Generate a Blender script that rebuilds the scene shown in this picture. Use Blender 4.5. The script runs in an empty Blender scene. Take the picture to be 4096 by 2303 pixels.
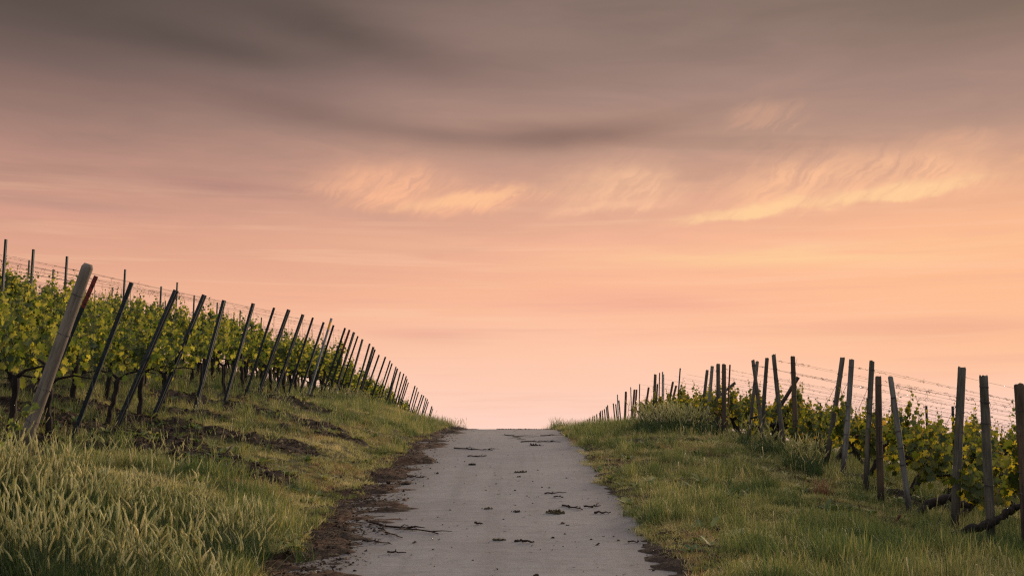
import bpy, math, random
import numpy as np
from mathutils import Vector, Matrix, Quaternion

random.seed(7)
rng = np.random.default_rng(7)
R = math.radians
SC = bpy.context.scene
COL = SC.collection

# ------------------------------------------------------------------ camera
EYE = 1.61
FPX = 1138.0
PITCH = math.atan(144 / FPX)
cam_d = bpy.data.cameras.new("camera")
cam_d.sensor_width = 36.0
cam_d.lens = FPX / 1024 * 36.0
cam_d.clip_start = 0.1
cam_d.clip_end = 9000
cam_d.dof.use_dof = True
cam_d.dof.focus_distance = 20.0
cam_d.dof.aperture_fstop = 7.1
cam = bpy.data.objects.new("camera", cam_d)
cam.location = (0, 0, EYE)
cam.rotation_euler = (R(90) + PITCH, 0, 0)
COL.objects.link(cam)
SC.camera = cam

# ------------------------------------------------------------------ exposure
SC.view_settings.view_transform = 'Standard'
SC.view_settings.look = 'None'
SC.view_settings.exposure = 0.0
SC.view_settings.gamma = 1.0
SC.cycles.max_bounces = 6
SC.cycles.diffuse_bounces = 3
SC.cycles.transmission_bounces = 3
SC.cycles.use_adaptive_sampling = False
SC.cycles.use_denoising = False
SC.cycles.filter_width = 1.25
SC.cycles.sample_clamp_indirect = 4.0

# ------------------------------------------------------------------ node helpers
def lin(r, g, b):
    f = lambda c: (c / 255 / 12.92) if c / 255 <= 0.04045 else ((c / 255 + 0.055) / 1.055) ** 2.4
    return (f(r), f(g), f(b), 1)

class S:
    """a socket with arithmetic"""
    tree = None
    def __init__(s, sock): s.s = sock
    @staticmethod
    def m(op, *a, clamp=False):
        n = S.tree.nodes.new('ShaderNodeMath'); n.operation = op; n.use_clamp = clamp
        for i, v in enumerate(a):
            if isinstance(v, S): S.tree.links.new(v.s, n.inputs[i])
            else: n.inputs[i].default_value = v
        return S(n.outputs[0])
    def __add__(s, o): return S.m('ADD', s, o)
    __radd__ = __add__
    def __sub__(s, o): return S.m('SUBTRACT', s, o)
    def __rsub__(s, o): return S.m('SUBTRACT', o, s)
    def __mul__(s, o): return S.m('MULTIPLY', s, o)
    __rmul__ = __mul__
    def __truediv__(s, o): return S.m('DIVIDE', s, o)
    def __pow__(s, o): return S.m('POWER', s, o)

def smooth(x, a, b, lo=0.0, hi=1.0):
    n = S.tree.nodes.new('ShaderNodeMapRange'); n.interpolation_type = 'SMOOTHSTEP'
    S.tree.links.new(x.s, n.inputs[0])
    for i, v in enumerate((a, b, lo, hi)): n.inputs[i + 1].default_value = v
    return S(n.outputs[0])
def vec(x, y, z=0.0):
    n = S.tree.nodes.new('ShaderNodeCombineXYZ')
    for i, v in enumerate((x, y, z)):
        if isinstance(v, S): S.tree.links.new(v.s, n.inputs[i])
        else: n.inputs[i].default_value = v
    return S(n.outputs[0])
def noise(v, scale=1.0, detail=4.0, rough=0.5, distort=0.0):
    n = S.tree.nodes.new('ShaderNodeTexNoise')
    if v is not None: S.tree.links.new(v.s, n.inputs['Vector'])
    n.inputs['Scale'].default_value = scale; n.inputs['Detail'].default_value = detail
    n.inputs['Roughness'].default_value = rough; n.inputs['Distortion'].default_value = distort
    return S(n.outputs[0])
def ramp(x, stops, interp='LINEAR'):
    n = S.tree.nodes.new('ShaderNodeValToRGB'); n.color_ramp.interpolation = interp
    S.tree.links.new(x.s, n.inputs[0])
    e = n.color_ramp.elements
    while len(e) < len(stops): e.new(0.5)
    for i, (p, c) in enumerate(stops):
        e[i].position = p; e[i].color = c if len(c) == 4 else (*c, 1)
    return S(n.outputs[0])
def mix(f, a, b, blend='MIX'):
    n = S.tree.nodes.new('ShaderNodeMix'); n.data_type = 'RGBA'; n.blend_type = blend
    for i, v in ((0, f), (6, a), (7, b)):
        if isinstance(v, S): S.tree.links.new(v.s, n.inputs[i])
        elif i == 0: n.inputs[0].default_value = v
        else: n.inputs[i].default_value = v if len(v) == 4 else (*v, 1)
    return S(n.outputs[2])
def sep(v):
    n = S.tree.nodes.new('ShaderNodeSeparateXYZ'); S.tree.links.new(v.s, n.inputs[0])
    return [S(o) for o in n.outputs]

# ------------------------------------------------------------------ sky
SUN_AZ, SUN_EL = 34.0, 12.0
wd = bpy.data.worlds.new("World"); SC.world = wd; wd.use_nodes = True
T = wd.node_tree; T.nodes.clear(); S.tree = T
tc = T.nodes.new('ShaderNodeTexCoord')
gx, gy, gz = sep(S(tc.outputs['Generated']))
DEG = 180 / math.pi
az = S.m('ARCTAN2', gx, gy) * DEG
el = S.m('ARCSINE', gz) * DEG
def blob(a0, e0, wa, we, tilt=0.0):
    """soft elliptical cloud bank centred on an azimuth and an elevation"""
    da = az - a0
    de = el - e0 - da * tilt
    q = (da * (1 / wa)) ** 2.0 + (de * (1 / we)) ** 2.0
    return S.m('EXPONENT', q * -1.0)
big = noise(vec(az * 0.045, el * 0.17, 3.1), 1.0, 5, 0.5, 0.6) - 0.5
fine = noise(vec(az * 0.13 + el * 0.10, el * 0.62, 7.7), 1.0, 6, 0.6, 0.5) - 0.5
elw = el + big * 3.6 + fine * smooth(el, 5.0, 14.0, 1.6, 2.8)
front = [(0.0, lin(255, 213, 197)), (1.5, lin(255, 208, 186)), (4.4, lin(255, 199, 168)), (7.2, lin(254, 190, 154)),
         (9.2, lin(246, 184, 152)), (11.2, lin(226, 172, 146)), (13, lin(206, 160, 139)), (14.6, lin(185, 148, 131)),
         (17, lin(164, 134, 123)), (19.4, lin(147, 123, 113)), (22, lin(128, 109, 100)), (26, lin(106, 97, 91))]
base = ramp(S.m('MULTIPLY', elw, 1 / 26.0, clamp=True), [(e / 26.0, c) for e, c in front])
# the west (right) keeps more light, the left is heavier cloud
side = smooth(az, -26.0, 12.0)
base = mix((1 - side) * smooth(el, 1.0, 10.5) * 0.9, base, mix(1.0, base, lin(222, 220, 229), 'MULTIPLY'))
base = mix((1 - smooth(az, -25.0, -2.0)) * smooth(el, 12.0, 22.0) * 0.85, base, lin(78, 70, 65))  # upper left corner darkened: lens vignetting painted into the sky colour
base = mix(smooth(az, 10.0, 26.0) * smooth(el, 15.0, 22.0) * 0.6, base, lin(100, 88, 72))
base = mix(smooth(az, 2.0, 26.0) * (1 - smooth(el, 9.0, 15.0)) * smooth(el, 0.5, 4.0) * 0.55, base, lin(255, 190, 140))
# grey-mauve streaks
streak = smooth(noise(vec(az * 0.07 + el * 0.05, el * 0.55, 1.3), 1.0, 4, 0.5, 0.7), 0.5, 0.72)
base = mix(streak * smooth(el, 6.0, 16.0) * 0.13, base, lin(104, 88, 82))
dn = noise(vec(az * 0.16, el * 0.5, 5.0), 1.0, 4, 0.5, 0.5)
def dark(a0, e0, wa, we, tilt, amt, c):
    global base
    base = mix(S.m('MULTIPLY', blob(a0, e0, wa, we, tilt) * amt, dn * 0.7 + 0.62, clamp=True), base, c)
dark(2.6, 14.75, 5.2, 0.62, 0.035, 0.9, lin(136, 108, 98))
dark(-4.5, 14.9, 4.5, 0.45, -0.06, 0.6, lin(140, 112, 103))
dark(-12.0, 16.0, 5.5, 0.8, -0.16, 0.5, lin(118, 96, 90))
dark(-9.0, 19.6, 7.0, 1.3, -0.22, 0.62, lin(80, 70, 66))
dark(-16.0, 18.6, 6.0, 0.9, -0.1, 0.6, lin(76, 68, 64))
dark(-14.0, 11.9, 3.6, 0.35, -0.05, 0.6, lin(176, 132, 124))
dark(-22.0, 10.6, 5.0, 0.35, -0.03, 0.5, lin(176, 138, 128))
dark(-4.0, 4.8, 3.0, 0.35, -0.02, 0.5, lin(226, 164, 148))
dark(6.5, 6.5, 5.5, 0.6, -0.03, 0.5, lin(238, 168, 146))
dark(20.0, 4.8, 5.0, 0.5, 0.0, 0.45, lin(232, 168, 140))
# bright yellowish sheet on the right
hs = noise(vec(az * 0.06, el * 1.5, 15.0), 1.0, 5, 0.6, 0.4)
base = mix(smooth(hs, 0.50, 0.72) * (1 - smooth(el, 10.0, 15.0)) * 0.24, base, lin(232, 168, 150))
base = mix(smooth(hs, 0.50, 0.30) * (1 - smooth(el, 9.0, 14.0)) * 0.28, base, lin(255, 206, 170))
bn = noise(vec(az * 0.09, el * 0.9, 9.0), 1.0, 4, 0.5, 0.4)
base = mix(S.m('MULTIPLY', blob(14.5, 8.6, 10.0, 0.55, -0.01), smooth(bn, 0.3, 0.65), clamp=True) * 0.85, base, lin(255, 208, 156))
base = mix(S.m('MULTIPLY', blob(0.0, 9.2, 8.0, 0.5, -0.03), smooth(bn, 0.35, 0.7), clamp=True) * 0.55, base, lin(253, 194, 156))
# feathery cirrus lit from below: ragged banks whose fibres rise to the right
n_a = noise(vec(az * 0.30, el * 0.55, 2.0), 1.0, 4, 0.55) - 0.5
n_b = noise(vec(az * 0.30, el * 0.55, 12.0), 1.0, 4, 0.55) - 0.5
wx = az - el * 1.1 + n_a * 3.0
fib = noise(vec(wx * 1.45, (el + az * 0.35) * 0.24, 4.4), 1.0, 6, 0.62, 0.0)
wide = noise(vec(wx * 0.42, (el + az * 0.3) * 0.4, 8.4), 1.0, 3, 0.5, 0.0)
AZW = az + n_b * 3.4
ELW = el + (fib - 0.5) * 1.3 * smooth(el, 10.8, 12.6, 0.25, 1.3) + n_a * 1.6
def wblob(a0, e0, wa, up, dn_, tilt=0.0, curve=0.0):
    """a bank with its own upper and lower softness"""
    da = AZW - a0
    de = ELW - e0 - da * tilt - da * da * curve
    t = smooth(de, -0.05, 0.05)
    w = t * (1 / up) + (1 - t) * (1 / dn_)
    return S.m('EXPONENT', ((da * (1 / wa)) ** 2.0 + (de * w) ** 2.0) * -1.0)
def wisp(masks, body, amt, c, lo=0.22, hi=0.85):
    global base
    m = masks[0]
    for k in masks[1:]: m = S.m('MAXIMUM', m, k)
    tex = smooth(fib * 0.58 + wide * 0.42, 0.38, 0.61)
    f = S.m('MULTIPLY', smooth(m, lo, hi), tex * (1 - body) + body, clamp=True)
    base = mix(f * amt, base, c)
wisp([wblob(-6.0, 12.0, 3.8, 1.7, 1.1, -0.04), wblob(-2.0, 11.45, 3.8, 0.8, 0.6, 0.10)], 0.30, 0.9, lin(253, 188, 148), 0.06, 0.95)
wisp([wblob(-2.4, 11.5, 3.8, 0.42, 0.35, 0.12)], 0.6, 0.75, lin(255, 198, 150), 0.1, 0.9)
wisp([wblob(5.6, 11.7, 3.4, 1.7, 0.8, 0.07)], 0.40, 0.80, lin(255, 199, 158), 0.05, 0.85)
wisp([wblob(5.0, 11.2, 3.4, 0.35, 0.3, 0.05)], 0.6, 0.55, lin(255, 197, 158), 0.1, 0.9)
wisp([wblob(14.6, 11.4, 4.2, 2.3, 0.8, 0.05), wblob(19.8, 11.6, 3.8, 2.0, 0.8, 0.02)], 0.05, 0.85, lin(255, 195, 152), 0.06, 0.85)
wisp([wblob(19.0, 11.3, 4.0, 0.55, 0.35, 0.07, 0.01), wblob(12.0, 10.8, 4.0, 0.38, 0.3, 0.12)], 0.5, 0.9, lin(255, 208, 156), 0.08, 0.85)
wisp([wblob(13.0, 15.3, 2.4, 1.0, 0.6, 0.12), wblob(21.5, 13.7, 2.0, 0.6, 0.4, -0.2)], 0.0, 0.36, lin(226, 172, 140))
wisp([wblob(26.2, 12.0, 2.0, 0.5, 0.4, -0.2)], 0.6, 0.6, lin(255, 196, 140))
# overhead and behind, unseen: dusk cloud whose brightness is made up as fill light
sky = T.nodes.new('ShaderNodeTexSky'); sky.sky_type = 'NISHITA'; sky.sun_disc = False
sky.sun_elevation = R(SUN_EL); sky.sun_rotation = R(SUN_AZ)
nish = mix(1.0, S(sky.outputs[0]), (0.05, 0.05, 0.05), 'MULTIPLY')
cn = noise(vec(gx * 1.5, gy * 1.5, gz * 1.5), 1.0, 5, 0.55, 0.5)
deck_fill = mix(1.0, ramp(cn, [(0.3, (0.85, 0.80, 0.78)), (0.7, (1.25, 1.18, 1.17))]), nish, 'ADD')
base = mix(smooth(el, 23.0, 46.0), base, deck_fill)
back_fill = mix(1.0, ramp(cn, [(0.3, (0.40, 0.37, 0.38)), (0.7, (0.62, 0.58, 0.60))]), nish, 'ADD')
base = mix(1 - smooth(gy, -0.25, 0.55), base, back_fill)
base = mix(1 - smooth(el, -3.0, -0.5), base, (0.10, 0.09, 0.06, 1))
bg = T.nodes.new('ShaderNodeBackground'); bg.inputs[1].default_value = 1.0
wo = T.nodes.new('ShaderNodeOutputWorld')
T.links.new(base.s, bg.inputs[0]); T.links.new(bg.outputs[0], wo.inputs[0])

# ------------------------------------------------------------------ low soft sun behind the thin cloud, ahead on the right
sun_d = bpy.data.lights.new("sun", 'SUN'); sun_d.energy = 4.6; sun_d.angle = R(11); sun_d.color = (1.0, 0.74, 0.50)
sun = bpy.data.objects.new("sun", sun_d); COL.objects.link(sun)
sd = Vector((math.sin(R(SUN_AZ)) * math.cos(R(SUN_EL)), math.cos(R(SUN_AZ)) * math.cos(R(SUN_EL)), math.sin(R(SUN_EL))))
sun.rotation_euler = sd.to_track_quat('Z', 'Y').to_euler()
sun.location = sd * 200

# ------------------------------------------------------------------ materials
def material(name):
    m = bpy.data.materials.new(name); m.use_nodes = True; m.node_tree.nodes.clear(); S.tree = m.node_tree
    return m
def bsdf(col, rough=0.8, spec=0.3, bump=None, bump_d=0.01, transl=None, tf=0.4, metal=0.0):
    t = S.tree
    p = t.nodes.new('ShaderNodeBsdfPrincipled'); o = t.nodes.new('ShaderNodeOutputMaterial')
    if isinstance(col, S): t.links.new(col.s, p.inputs['Base Color'])
    else: p.inputs['Base Color'].default_value = (*col[:3], 1)
    if isinstance(rough, S): t.links.new(rough.s, p.inputs['Roughness'])
    else: p.inputs['Roughness'].default_value = rough
    p.inputs['Specular IOR Level'].default_value = spec
    p.inputs['Metallic'].default_value = metal
    if bump is not None:
        b = t.nodes.new('ShaderNodeBump'); b.inputs['Distance'].default_value = bump_d
        t.links.new(bump.s, b.inputs['Height']); t.links.new(b.outputs[0], p.inputs['Normal'])
    out = p.outputs[0]
    if transl is not None:
        tr = t.nodes.new('ShaderNodeBsdfTranslucent')
        if isinstance(transl, S): t.links.new(transl.s, tr.inputs[0])
        else: tr.inputs[0].default_value = (*transl[:3], 1)
        ms = t.nodes.new('ShaderNodeMixShader'); ms.inputs[0].default_value = tf
        t.links.new(out, ms.inputs[1]); t.links.new(tr.outputs[0], ms.inputs[2]); out = ms.outputs[0]
    t.links.new(out, o.inputs[0])
def attr(name):
    n = S.tree.nodes.new('ShaderNodeAttribute'); n.attribute_name = name
    return S(n.outputs['Fac'])
def pos():
    return S(S.tree.nodes.new('ShaderNodeNewGeometry').outputs['Position'])
def objco():
    return S(S.tree.nodes.new('ShaderNodeTexCoord').outputs['Object'])
def orand():
    return S(S.tree.nodes.new('ShaderNodeObjectInfo').outputs['Random'])

M = {}
# ground: bare soil where 'soil' is high, thatch elsewhere
M['ground'] = material('ground')
p = pos(); so = attr('soil')
n1 = noise(p, 14.0, 8, 0.75); n2 = noise(p, 1.2, 4, 0.5); n3 = noise(p, 60.0, 3, 0.6)
soilc = ramp(n1, [(0.25, (0.014, 0.010, 0.008)), (0.5, (0.040, 0.027, 0.020)), (0.75, (0.10, 0.066, 0.045))])
thatch = ramp(n2 * 0.5 + n3 * 0.5, [(0.3, (0.030, 0.032, 0.012)), (0.5, (0.075, 0.068, 0.026)), (0.72, (0.16, 0.125, 0.06))])
bsdf(mix(so, thatch, soilc), 0.95, 0.15, n1 + n3 * 0.4, 0.12)
# road
M['road'] = material('road_concrete')
p = pos(); px_, py_, pz_ = sep(p)
a = noise(p, 0.7, 5, 0.55); b = noise(p, 45.0, 4, 0.7); c = noise(vec(px_ * 1.6, py_ * 11.0, 0.0), 1.0, 6, 0.7, 0.3)
d = noise(p, 170.0, 2, 0.6)
b2 = noise(vec(px_ * 9.0, py_ * 7.0, 1.0), 1.0, 5, 0.75)
rc = ramp(a * 0.25 + b * 0.2 + b2 * 0.25 + c * 0.3, [(0.38, (0.104, 0.096, 0.095)), (0.5, (0.162, 0.149, 0.144)), (0.62, (0.212, 0.197, 0.192))])
ed = smooth(S.m('ABSOLUTE', px_ + 0.05) + (noise(vec(px_ * 1.5, py_ * 2.5, 2.0), 1.0, 5, 0.7) - 0.5) * 1.1, 0.75, 1.45)
rc = mix(ed * 0.7, rc, (0.095, 0.080, 0.068))
tr = noise(vec(px_ * 3.2, py_ * 0.10, 4.0), 1.0, 3, 0.6, 0.2)
rc = mix(smooth(tr, 0.48, 0.68) * 0.38, rc, (0.10, 0.092, 0.088))
rc = mix(smooth(noise(p, 0.9, 5, 0.7, 0.4), 0.52, 0.66) * 0.30, rc, (0.205, 0.188, 0.180))
rc = mix(smooth(noise(p, 3.3, 6, 0.75), 0.53, 0.70) * 0.5, rc, (0.085, 0.074, 0.068))
rc = mix(smooth(noise(p, 28.0, 2, 0.5), 0.69, 0.74) * 0.8, rc, (0.06, 0.05, 0.042))
rc = mix(smooth(d, 0.66, 0.74) * 0.4, rc, (0.26, 0.245, 0.235))
bsdf(rc, ramp(a, [(0.3, (0.5,) * 3), (0.7, (0.75,) * 3)]), 0.35, b * 0.6 + d * 0.4 + c, 0.006)
# loose dirt along the verges
M['dirt'] = material('loose_dirt')
p = pos(); px_, py_, pz_ = sep(p)
n1 = noise(p, 30.0, 7, 0.75); n2 = noise(p, 2.0, 3, 0.5)
dc = ramp(n1, [(0.28, (0.010, 0.008, 0.007)), (0.5, (0.040, 0.027, 0.020)), (0.72, (0.12, 0.075, 0.046))])
dc = mix(smooth(n2, 0.4, 0.65) * (1 - smooth(px_, -1.2, 0.8)) * 0.6, dc, ramp(n1, [(0.3, (0.04, 0.020, 0.011)), (0.7, (0.15, 0.078, 0.042))]))
bsdf(dc, 0.95, 0.15, n1, 0.03)
def blade_mat(name, stops, tf=0.35, k=1.15, patch=True):
    m = material(name); M[name] = m
    r = attr('rnd'); o = orand(); p = pos()
    x = r * 0.5 + o * 0.32 + (noise(p, 0.8, 5, 0.7) - 0.5) * (1.9 if patch else 0.4) + 0.09
    c = ramp(x, stops)
    bsdf(c, 0.6, 0.25, transl=mix(1.0, c, (k, k, k * 0.8), 'MULTIPLY'), tf=tf)
blade_mat('grass_short', [(0.08, (0.050, 0.075, 0.020)), (0.30, (0.150, 0.170, 0.044)), (0.52, (0.32, 0.29, 0.095)), (0.82, (0.55, 0.45, 0.23))])
blade_mat('grass_tall', [(0.12, (0.042, 0.075, 0.024)), (0.42, (0.110, 0.150, 0.042)), (0.68, (0.26, 0.25, 0.080)), (0.9, (0.44, 0.36, 0.16))])
blade_mat('barley_leaf', [(0.15, (0.018, 0.042, 0.015)), (0.5, (0.048, 0.082, 0.026)), (0.85, (0.13, 0.155, 0.052))], patch=False)
blade_mat('barley_head', [(0.1, (0.30, 0.31, 0.12)), (0.5, (0.48, 0.45, 0.20)), (0.9, (0.70, 0.60, 0.32))], 0.42, 1.12, False)
def leaf_mat(name, stops, tst):
    m = material(name); M[name] = m
    r = attr('rnd'); o = orand(); p = objco()
    x = r * 0.8 + o * 0.15 + (noise(p, 2.2, 2, 0.5) - 0.5) * 0.5
    bsdf(ramp(x, stops), 0.45, 0.35, transl=ramp(x, tst), tf=0.5)
leaf_mat('vine_leaf', [(0.1, (0.032, 0.052, 0.011)), (0.5, (0.070, 0.092, 0.018)), (0.9, (0.20, 0.19, 0.03))],
         [(0.1, (0.06, 0.095, 0.012)), (0.5, (0.18, 0.205, 0.025)), (0.9, (0.54, 0.47, 0.05))])
leaf_mat('old_vine_leaf', [(0.1, (0.034, 0.052, 0.010)), (0.5, (0.070, 0.090, 0.013)), (0.88, (0.17, 0.155, 0.016)), (0.97, (0.30, 0.13, 0.02))],
         [(0.1, (0.05, 0.07, 0.010)), (0.5, (0.14, 0.15, 0.014)), (0.88, (0.42, 0.33, 0.02)), (0.97, (0.48, 0.20, 0.02))])
leaf_mat('shoot', [(0.1, (0.07, 0.06, 0.02)), (0.9, (0.12, 0.09, 0.03))], [(0.1, (0.05, 0.05, 0.01)), (0.9, (0.1, 0.08, 0.02))])
def bark(name, c0, c1, c2, sx=26.0, sz=3.0, b=0.02):
    m = material(name); M[name] = m
    x, y, z = sep(objco()); o = orand()
    n = noise(vec(x * sx + o * 30.0, y * sx, z * sz), 1.0, 6, 0.65, 0.6)
    n2 = noise(vec(x * 4.0, y * 4.0 + o * 9.0, z * 2.0), 1.0, 3, 0.5)
    cc = ramp(n * 0.7 + n2 * 0.3, [(0.32, c0), (0.5, c1), (0.68, c2)])
    bsdf(cc, 0.9, 0.2, n, b)
bark('vine_bark', (0.006, 0.005, 0.004), (0.020, 0.015, 0.012), (0.055, 0.040, 0.031), 40, 6, 0.02)
def weathered(name, c0, c1, c2, tint=0.5):
    """weathered post timber: grain streaks, silvery and brown patches, darker towards the foot"""
    m = material(name); M[name] = m
    x, y, z = sep(objco()); o = orand()
    n = noise(vec(x * 26.0 + o * 30.0, y * 26.0, z * 2.4), 1.0, 7, 0.72, 0.8)
    n2 = noise(vec(x * 6.0, y * 6.0 + o * 17.0, z * 2.2), 1.0, 4, 0.55)
    cc = ramp(n * 0.55 + n2 * 0.45, [(0.33, c0), (0.5, c1), (0.66, c2)])
    cc = mix(smooth(n2, 0.5, 0.75) * tint, cc, (0.105, 0.062, 0.036))
    cr = smooth(noise(vec(x * 75.0 + o * 5.0, y * 75.0, z * 0.9), 1.0, 2, 0.5), 0.66, 0.72)
    cc = mix(cr * 0.45, cc, (0.015, 0.011, 0.009))
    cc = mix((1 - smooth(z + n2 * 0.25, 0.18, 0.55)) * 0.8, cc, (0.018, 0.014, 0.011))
    bsdf(cc, 0.9, 0.2, n - cr * 0.6, 0.012)
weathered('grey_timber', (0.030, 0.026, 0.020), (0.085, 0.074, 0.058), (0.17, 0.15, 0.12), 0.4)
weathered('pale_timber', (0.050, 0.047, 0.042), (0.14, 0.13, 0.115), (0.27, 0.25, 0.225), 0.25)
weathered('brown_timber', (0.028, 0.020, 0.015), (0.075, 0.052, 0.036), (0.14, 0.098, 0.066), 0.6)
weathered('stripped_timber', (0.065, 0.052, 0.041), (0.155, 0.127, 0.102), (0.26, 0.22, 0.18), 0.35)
M['rust'] = material('rusty_steel'); n = noise(objco(), 30.0, 5, 0.6)
bsdf(ramp(n, [(0.3, (0.05, 0.018, 0.010)), (0.7, (0.15, 0.062, 0.033))]), 0.85, 0.3, n, 0.004)
M['steel'] = material('dark_steel'); n = noise(objco(), 24.0, 5, 0.6); n2 = noise(objco(), 3.0, 3, 0.5)
bsdf(ramp(n * 0.5 + n2 * 0.5, [(0.35, (0.006, 0.009, 0.011)), (0.5, (0.014, 0.019, 0.023)), (0.68, (0.032, 0.039, 0.045))]), 0.6, 0.25, n, 0.002)
M['galv'] = material('galvanised_steel'); n = noise(objco(), 18.0, 4, 0.6)
bsdf(ramp(n, [(0.3, (0.09, 0.10, 0.11)), (0.7, (0.22, 0.235, 0.25))]), 0.45, 0.5, n, 0.002, metal=0.5)
M['red'] = material('red_paint'); n = noise(objco(), 26.0, 4, 0.6)
bsdf(ramp(n, [(0.35, (0.055, 0.010, 0.010)), (0.65, (0.20, 0.018, 0.016))]), 0.55, 0.4)
M['yellow'] = material('yellow_tape'); bsdf((0.62, 0.33, 0.02), 0.5, 0.4)
M['wire'] = material('weathered_wire'); n = noise(pos(), 14.0, 3, 0.5)
bsdf(ramp(n, [(0.35, (0.045, 0.040, 0.040)), (0.65, (0.13, 0.11, 0.10))]), 0.8, 0.2)
M['tendril'] = material('dry_tendril'); n = noise(pos(), 20.0, 3, 0.5)
bsdf(ramp(n, [(0.3, (0.020, 0.013, 0.010)), (0.7, (0.075, 0.045, 0.032))]), 0.9, 0.2)
M['twig'] = material('dry_twig'); n = noise(pos(), 40.0, 4, 0.6)
bsdf(ramp(n, [(0.3, (0.012, 0.009, 0.008)), (0.7, (0.065, 0.043, 0.032))]), 0.9, 0.2, n, 0.01)
M['clod'] = material('soil_clod'); n = noise(pos(), 45.0, 4, 0.65)
bsdf(ramp(n, [(0.3, (0.012, 0.009, 0.008)), (0.7, (0.06, 0.042, 0.032))]), 0.95, 0.15, n, 0.02)
M['straw'] = material('straw_scrap'); n = noise(pos(), 50.0, 4, 0.65)
bsdf(ramp(n, [(0.3, (0.03, 0.024, 0.016)), (0.7, (0.15, 0.115, 0.065))]), 0.95, 0.15, n, 0.02)
m_ = material('litter'); M['litter'] = m_
o = orand()
bsdf(ramp(o, [(0.0, (0.014, 0.010, 0.008)), (0.45, (0.045, 0.027, 0.018)), (0.80, (0.10, 0.058, 0.034)), (1.0, (0.20, 0.14, 0.075))]), 0.9, 0.2)
M['russet'] = material('russet_grass'); r = attr('rnd')
c = ramp(r, [(0.0, (0.20, 0.095, 0.045)), (1.0, (0.42, 0.24, 0.13))]); bsdf(c, 0.8, 0.2, transl=c, tf=0.35)

# ------------------------------------------------------------------ terrain functions (vectorised)
def _h(ix, iy, s):
    v = np.sin(ix * 127.1 + iy * 311.7 + s * 74.7) * 43758.5453
    return v - np.floor(v)
def vnoise(x, y, s=0):
    ix, iy = np.floor(x), np.floor(y); fx, fy = x - ix, y - iy
    fx = fx * fx * (3 - 2 * fx); fy = fy * fy * (3 - 2 * fy)
    a, b = _h(ix, iy, s), _h(ix + 1, iy, s); c, d = _h(ix, iy + 1, s), _h(ix + 1, iy + 1, s)
    return a + (b - a) * fx + (c - a) * fy + (a - b - c + d) * fx * fy
def fbm(x, y, s=0, o=4):
    r, a, t = 0.0, 1.0, 0.0
    for k in range(o):
        r = r + a * vnoise(x, y, s + k); t += a; a *= 0.5; x = x * 2.03 + 11.3; y = y * 2.03 + 5.7
    return r / t
def sst(x, a, b):
    t = np.clip((x - a) / (b - a), 0, 1); return t * t * (3 - 2 * t)
LY = [-60, 0, 8, 11, 13.4, 14.8, 16.8, 18.3, 19.6, 21.8, 23.7, 25.2, 27, 28.3, 30, 31.5, 33.7, 36, 38, 40.7, 43, 46, 50, 54, 58.5, 63, 67, 72, 80, 100, 200, 500]
LZ = [-2, .25, 0.95, 1.22, 1.38, 1.45, 1.66, 1.82, 1.90, 2.10, 2.26, 2.34, 2.40, 2.45, 2.50, 2.55, 2.64, 2.70, 2.68, 2.62, 2.52, 2.45, 2.28, 2.1, 1.94, 1.68, 1.5, 1.1, .4, -2, -13, -24]
RY = [-60, 0, 8, 10.8, 11.6, 12.6, 14, 15, 15.7, 16.8, 17.7, 19.4, 20.2, 22, 24, 26, 28, 30, 35, 38, 45, 50, 55, 60, 67, 75, 85, 100, 200, 500]
RZ = [-4, -.2, .24, .38, .42, .53, .61, .68, .76, .90, 1.02, 1.17, 1.25, 1.32, 1.37, 1.44, 1.55, 1.62, 1.76, 1.84, 1.93, 1.86, 1.6, 1.38, 1.15, .85, .3, -1, -13, -24]
XL, XR = -2.05, 1.5          # road edges
FL, FR = -5.7, 4.85          # the two lines of end posts
def road_z(Y):
    Y = np.asarray(Y, float)
    z = .06 * Y
    q = np.where(Y > 22, .00242 * (np.minimum(Y, 46) - 22) ** 2, 0)
    z = np.where(Y <= 46, z - q, .06 * 46 - .00242 * 576 - .0562 * (Y - 46))
    return np.maximum(z, -24.0)
ROWL = []   # filled below, needed for the soil ridges
def base_z(X, Y):
    X = np.asarray(X, float); Y = np.asarray(Y, float)
    zr = road_z(Y)
    zl = np.interp(Y, LY, LZ); zg = np.interp(Y, RY, RZ)
    tl = np.clip((XL - X) / (XL - FL), 0, 1); tr = np.clip((X - XR) / (FR - XR), 0, 1)
    z = zr + (zl - zr) * (tl ** 0.85) + (zg - zr) * tr
    z = z + 0.10 * np.sin(np.pi * tl) * sst(tl, 0, .3)
    z = z + 0.07 * np.sin(np.pi * tr)
    dl = np.maximum(FL - X, 0); dr = np.maximum(X - FR, 0)
    z = z + 9 * (1 - np.exp(-.225 * dl / 9)) - 7 * (1 - np.exp(-.2 * dr / 7))
    return z
STRIPS = [((-7.6, 15.9), (-5.0, 15.55), .50), ((-5.0, 15.55), (-3.25, 13.95), .55), ((-7.4, 18.2), (-5.3, 17.5), .34), ((-5.3, 17.5), (-3.4, 17.1), .52),
          ((-3.7, 19.2), (-2.8, 19.9), .26), ((-6.2, 21.6), (-3.6, 20.8), .55), ((-6.1, 26.1), (-4.3, 24.2), .60), ((-7.5, 13.2), (-6.0, 13.3), .5)]
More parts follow.
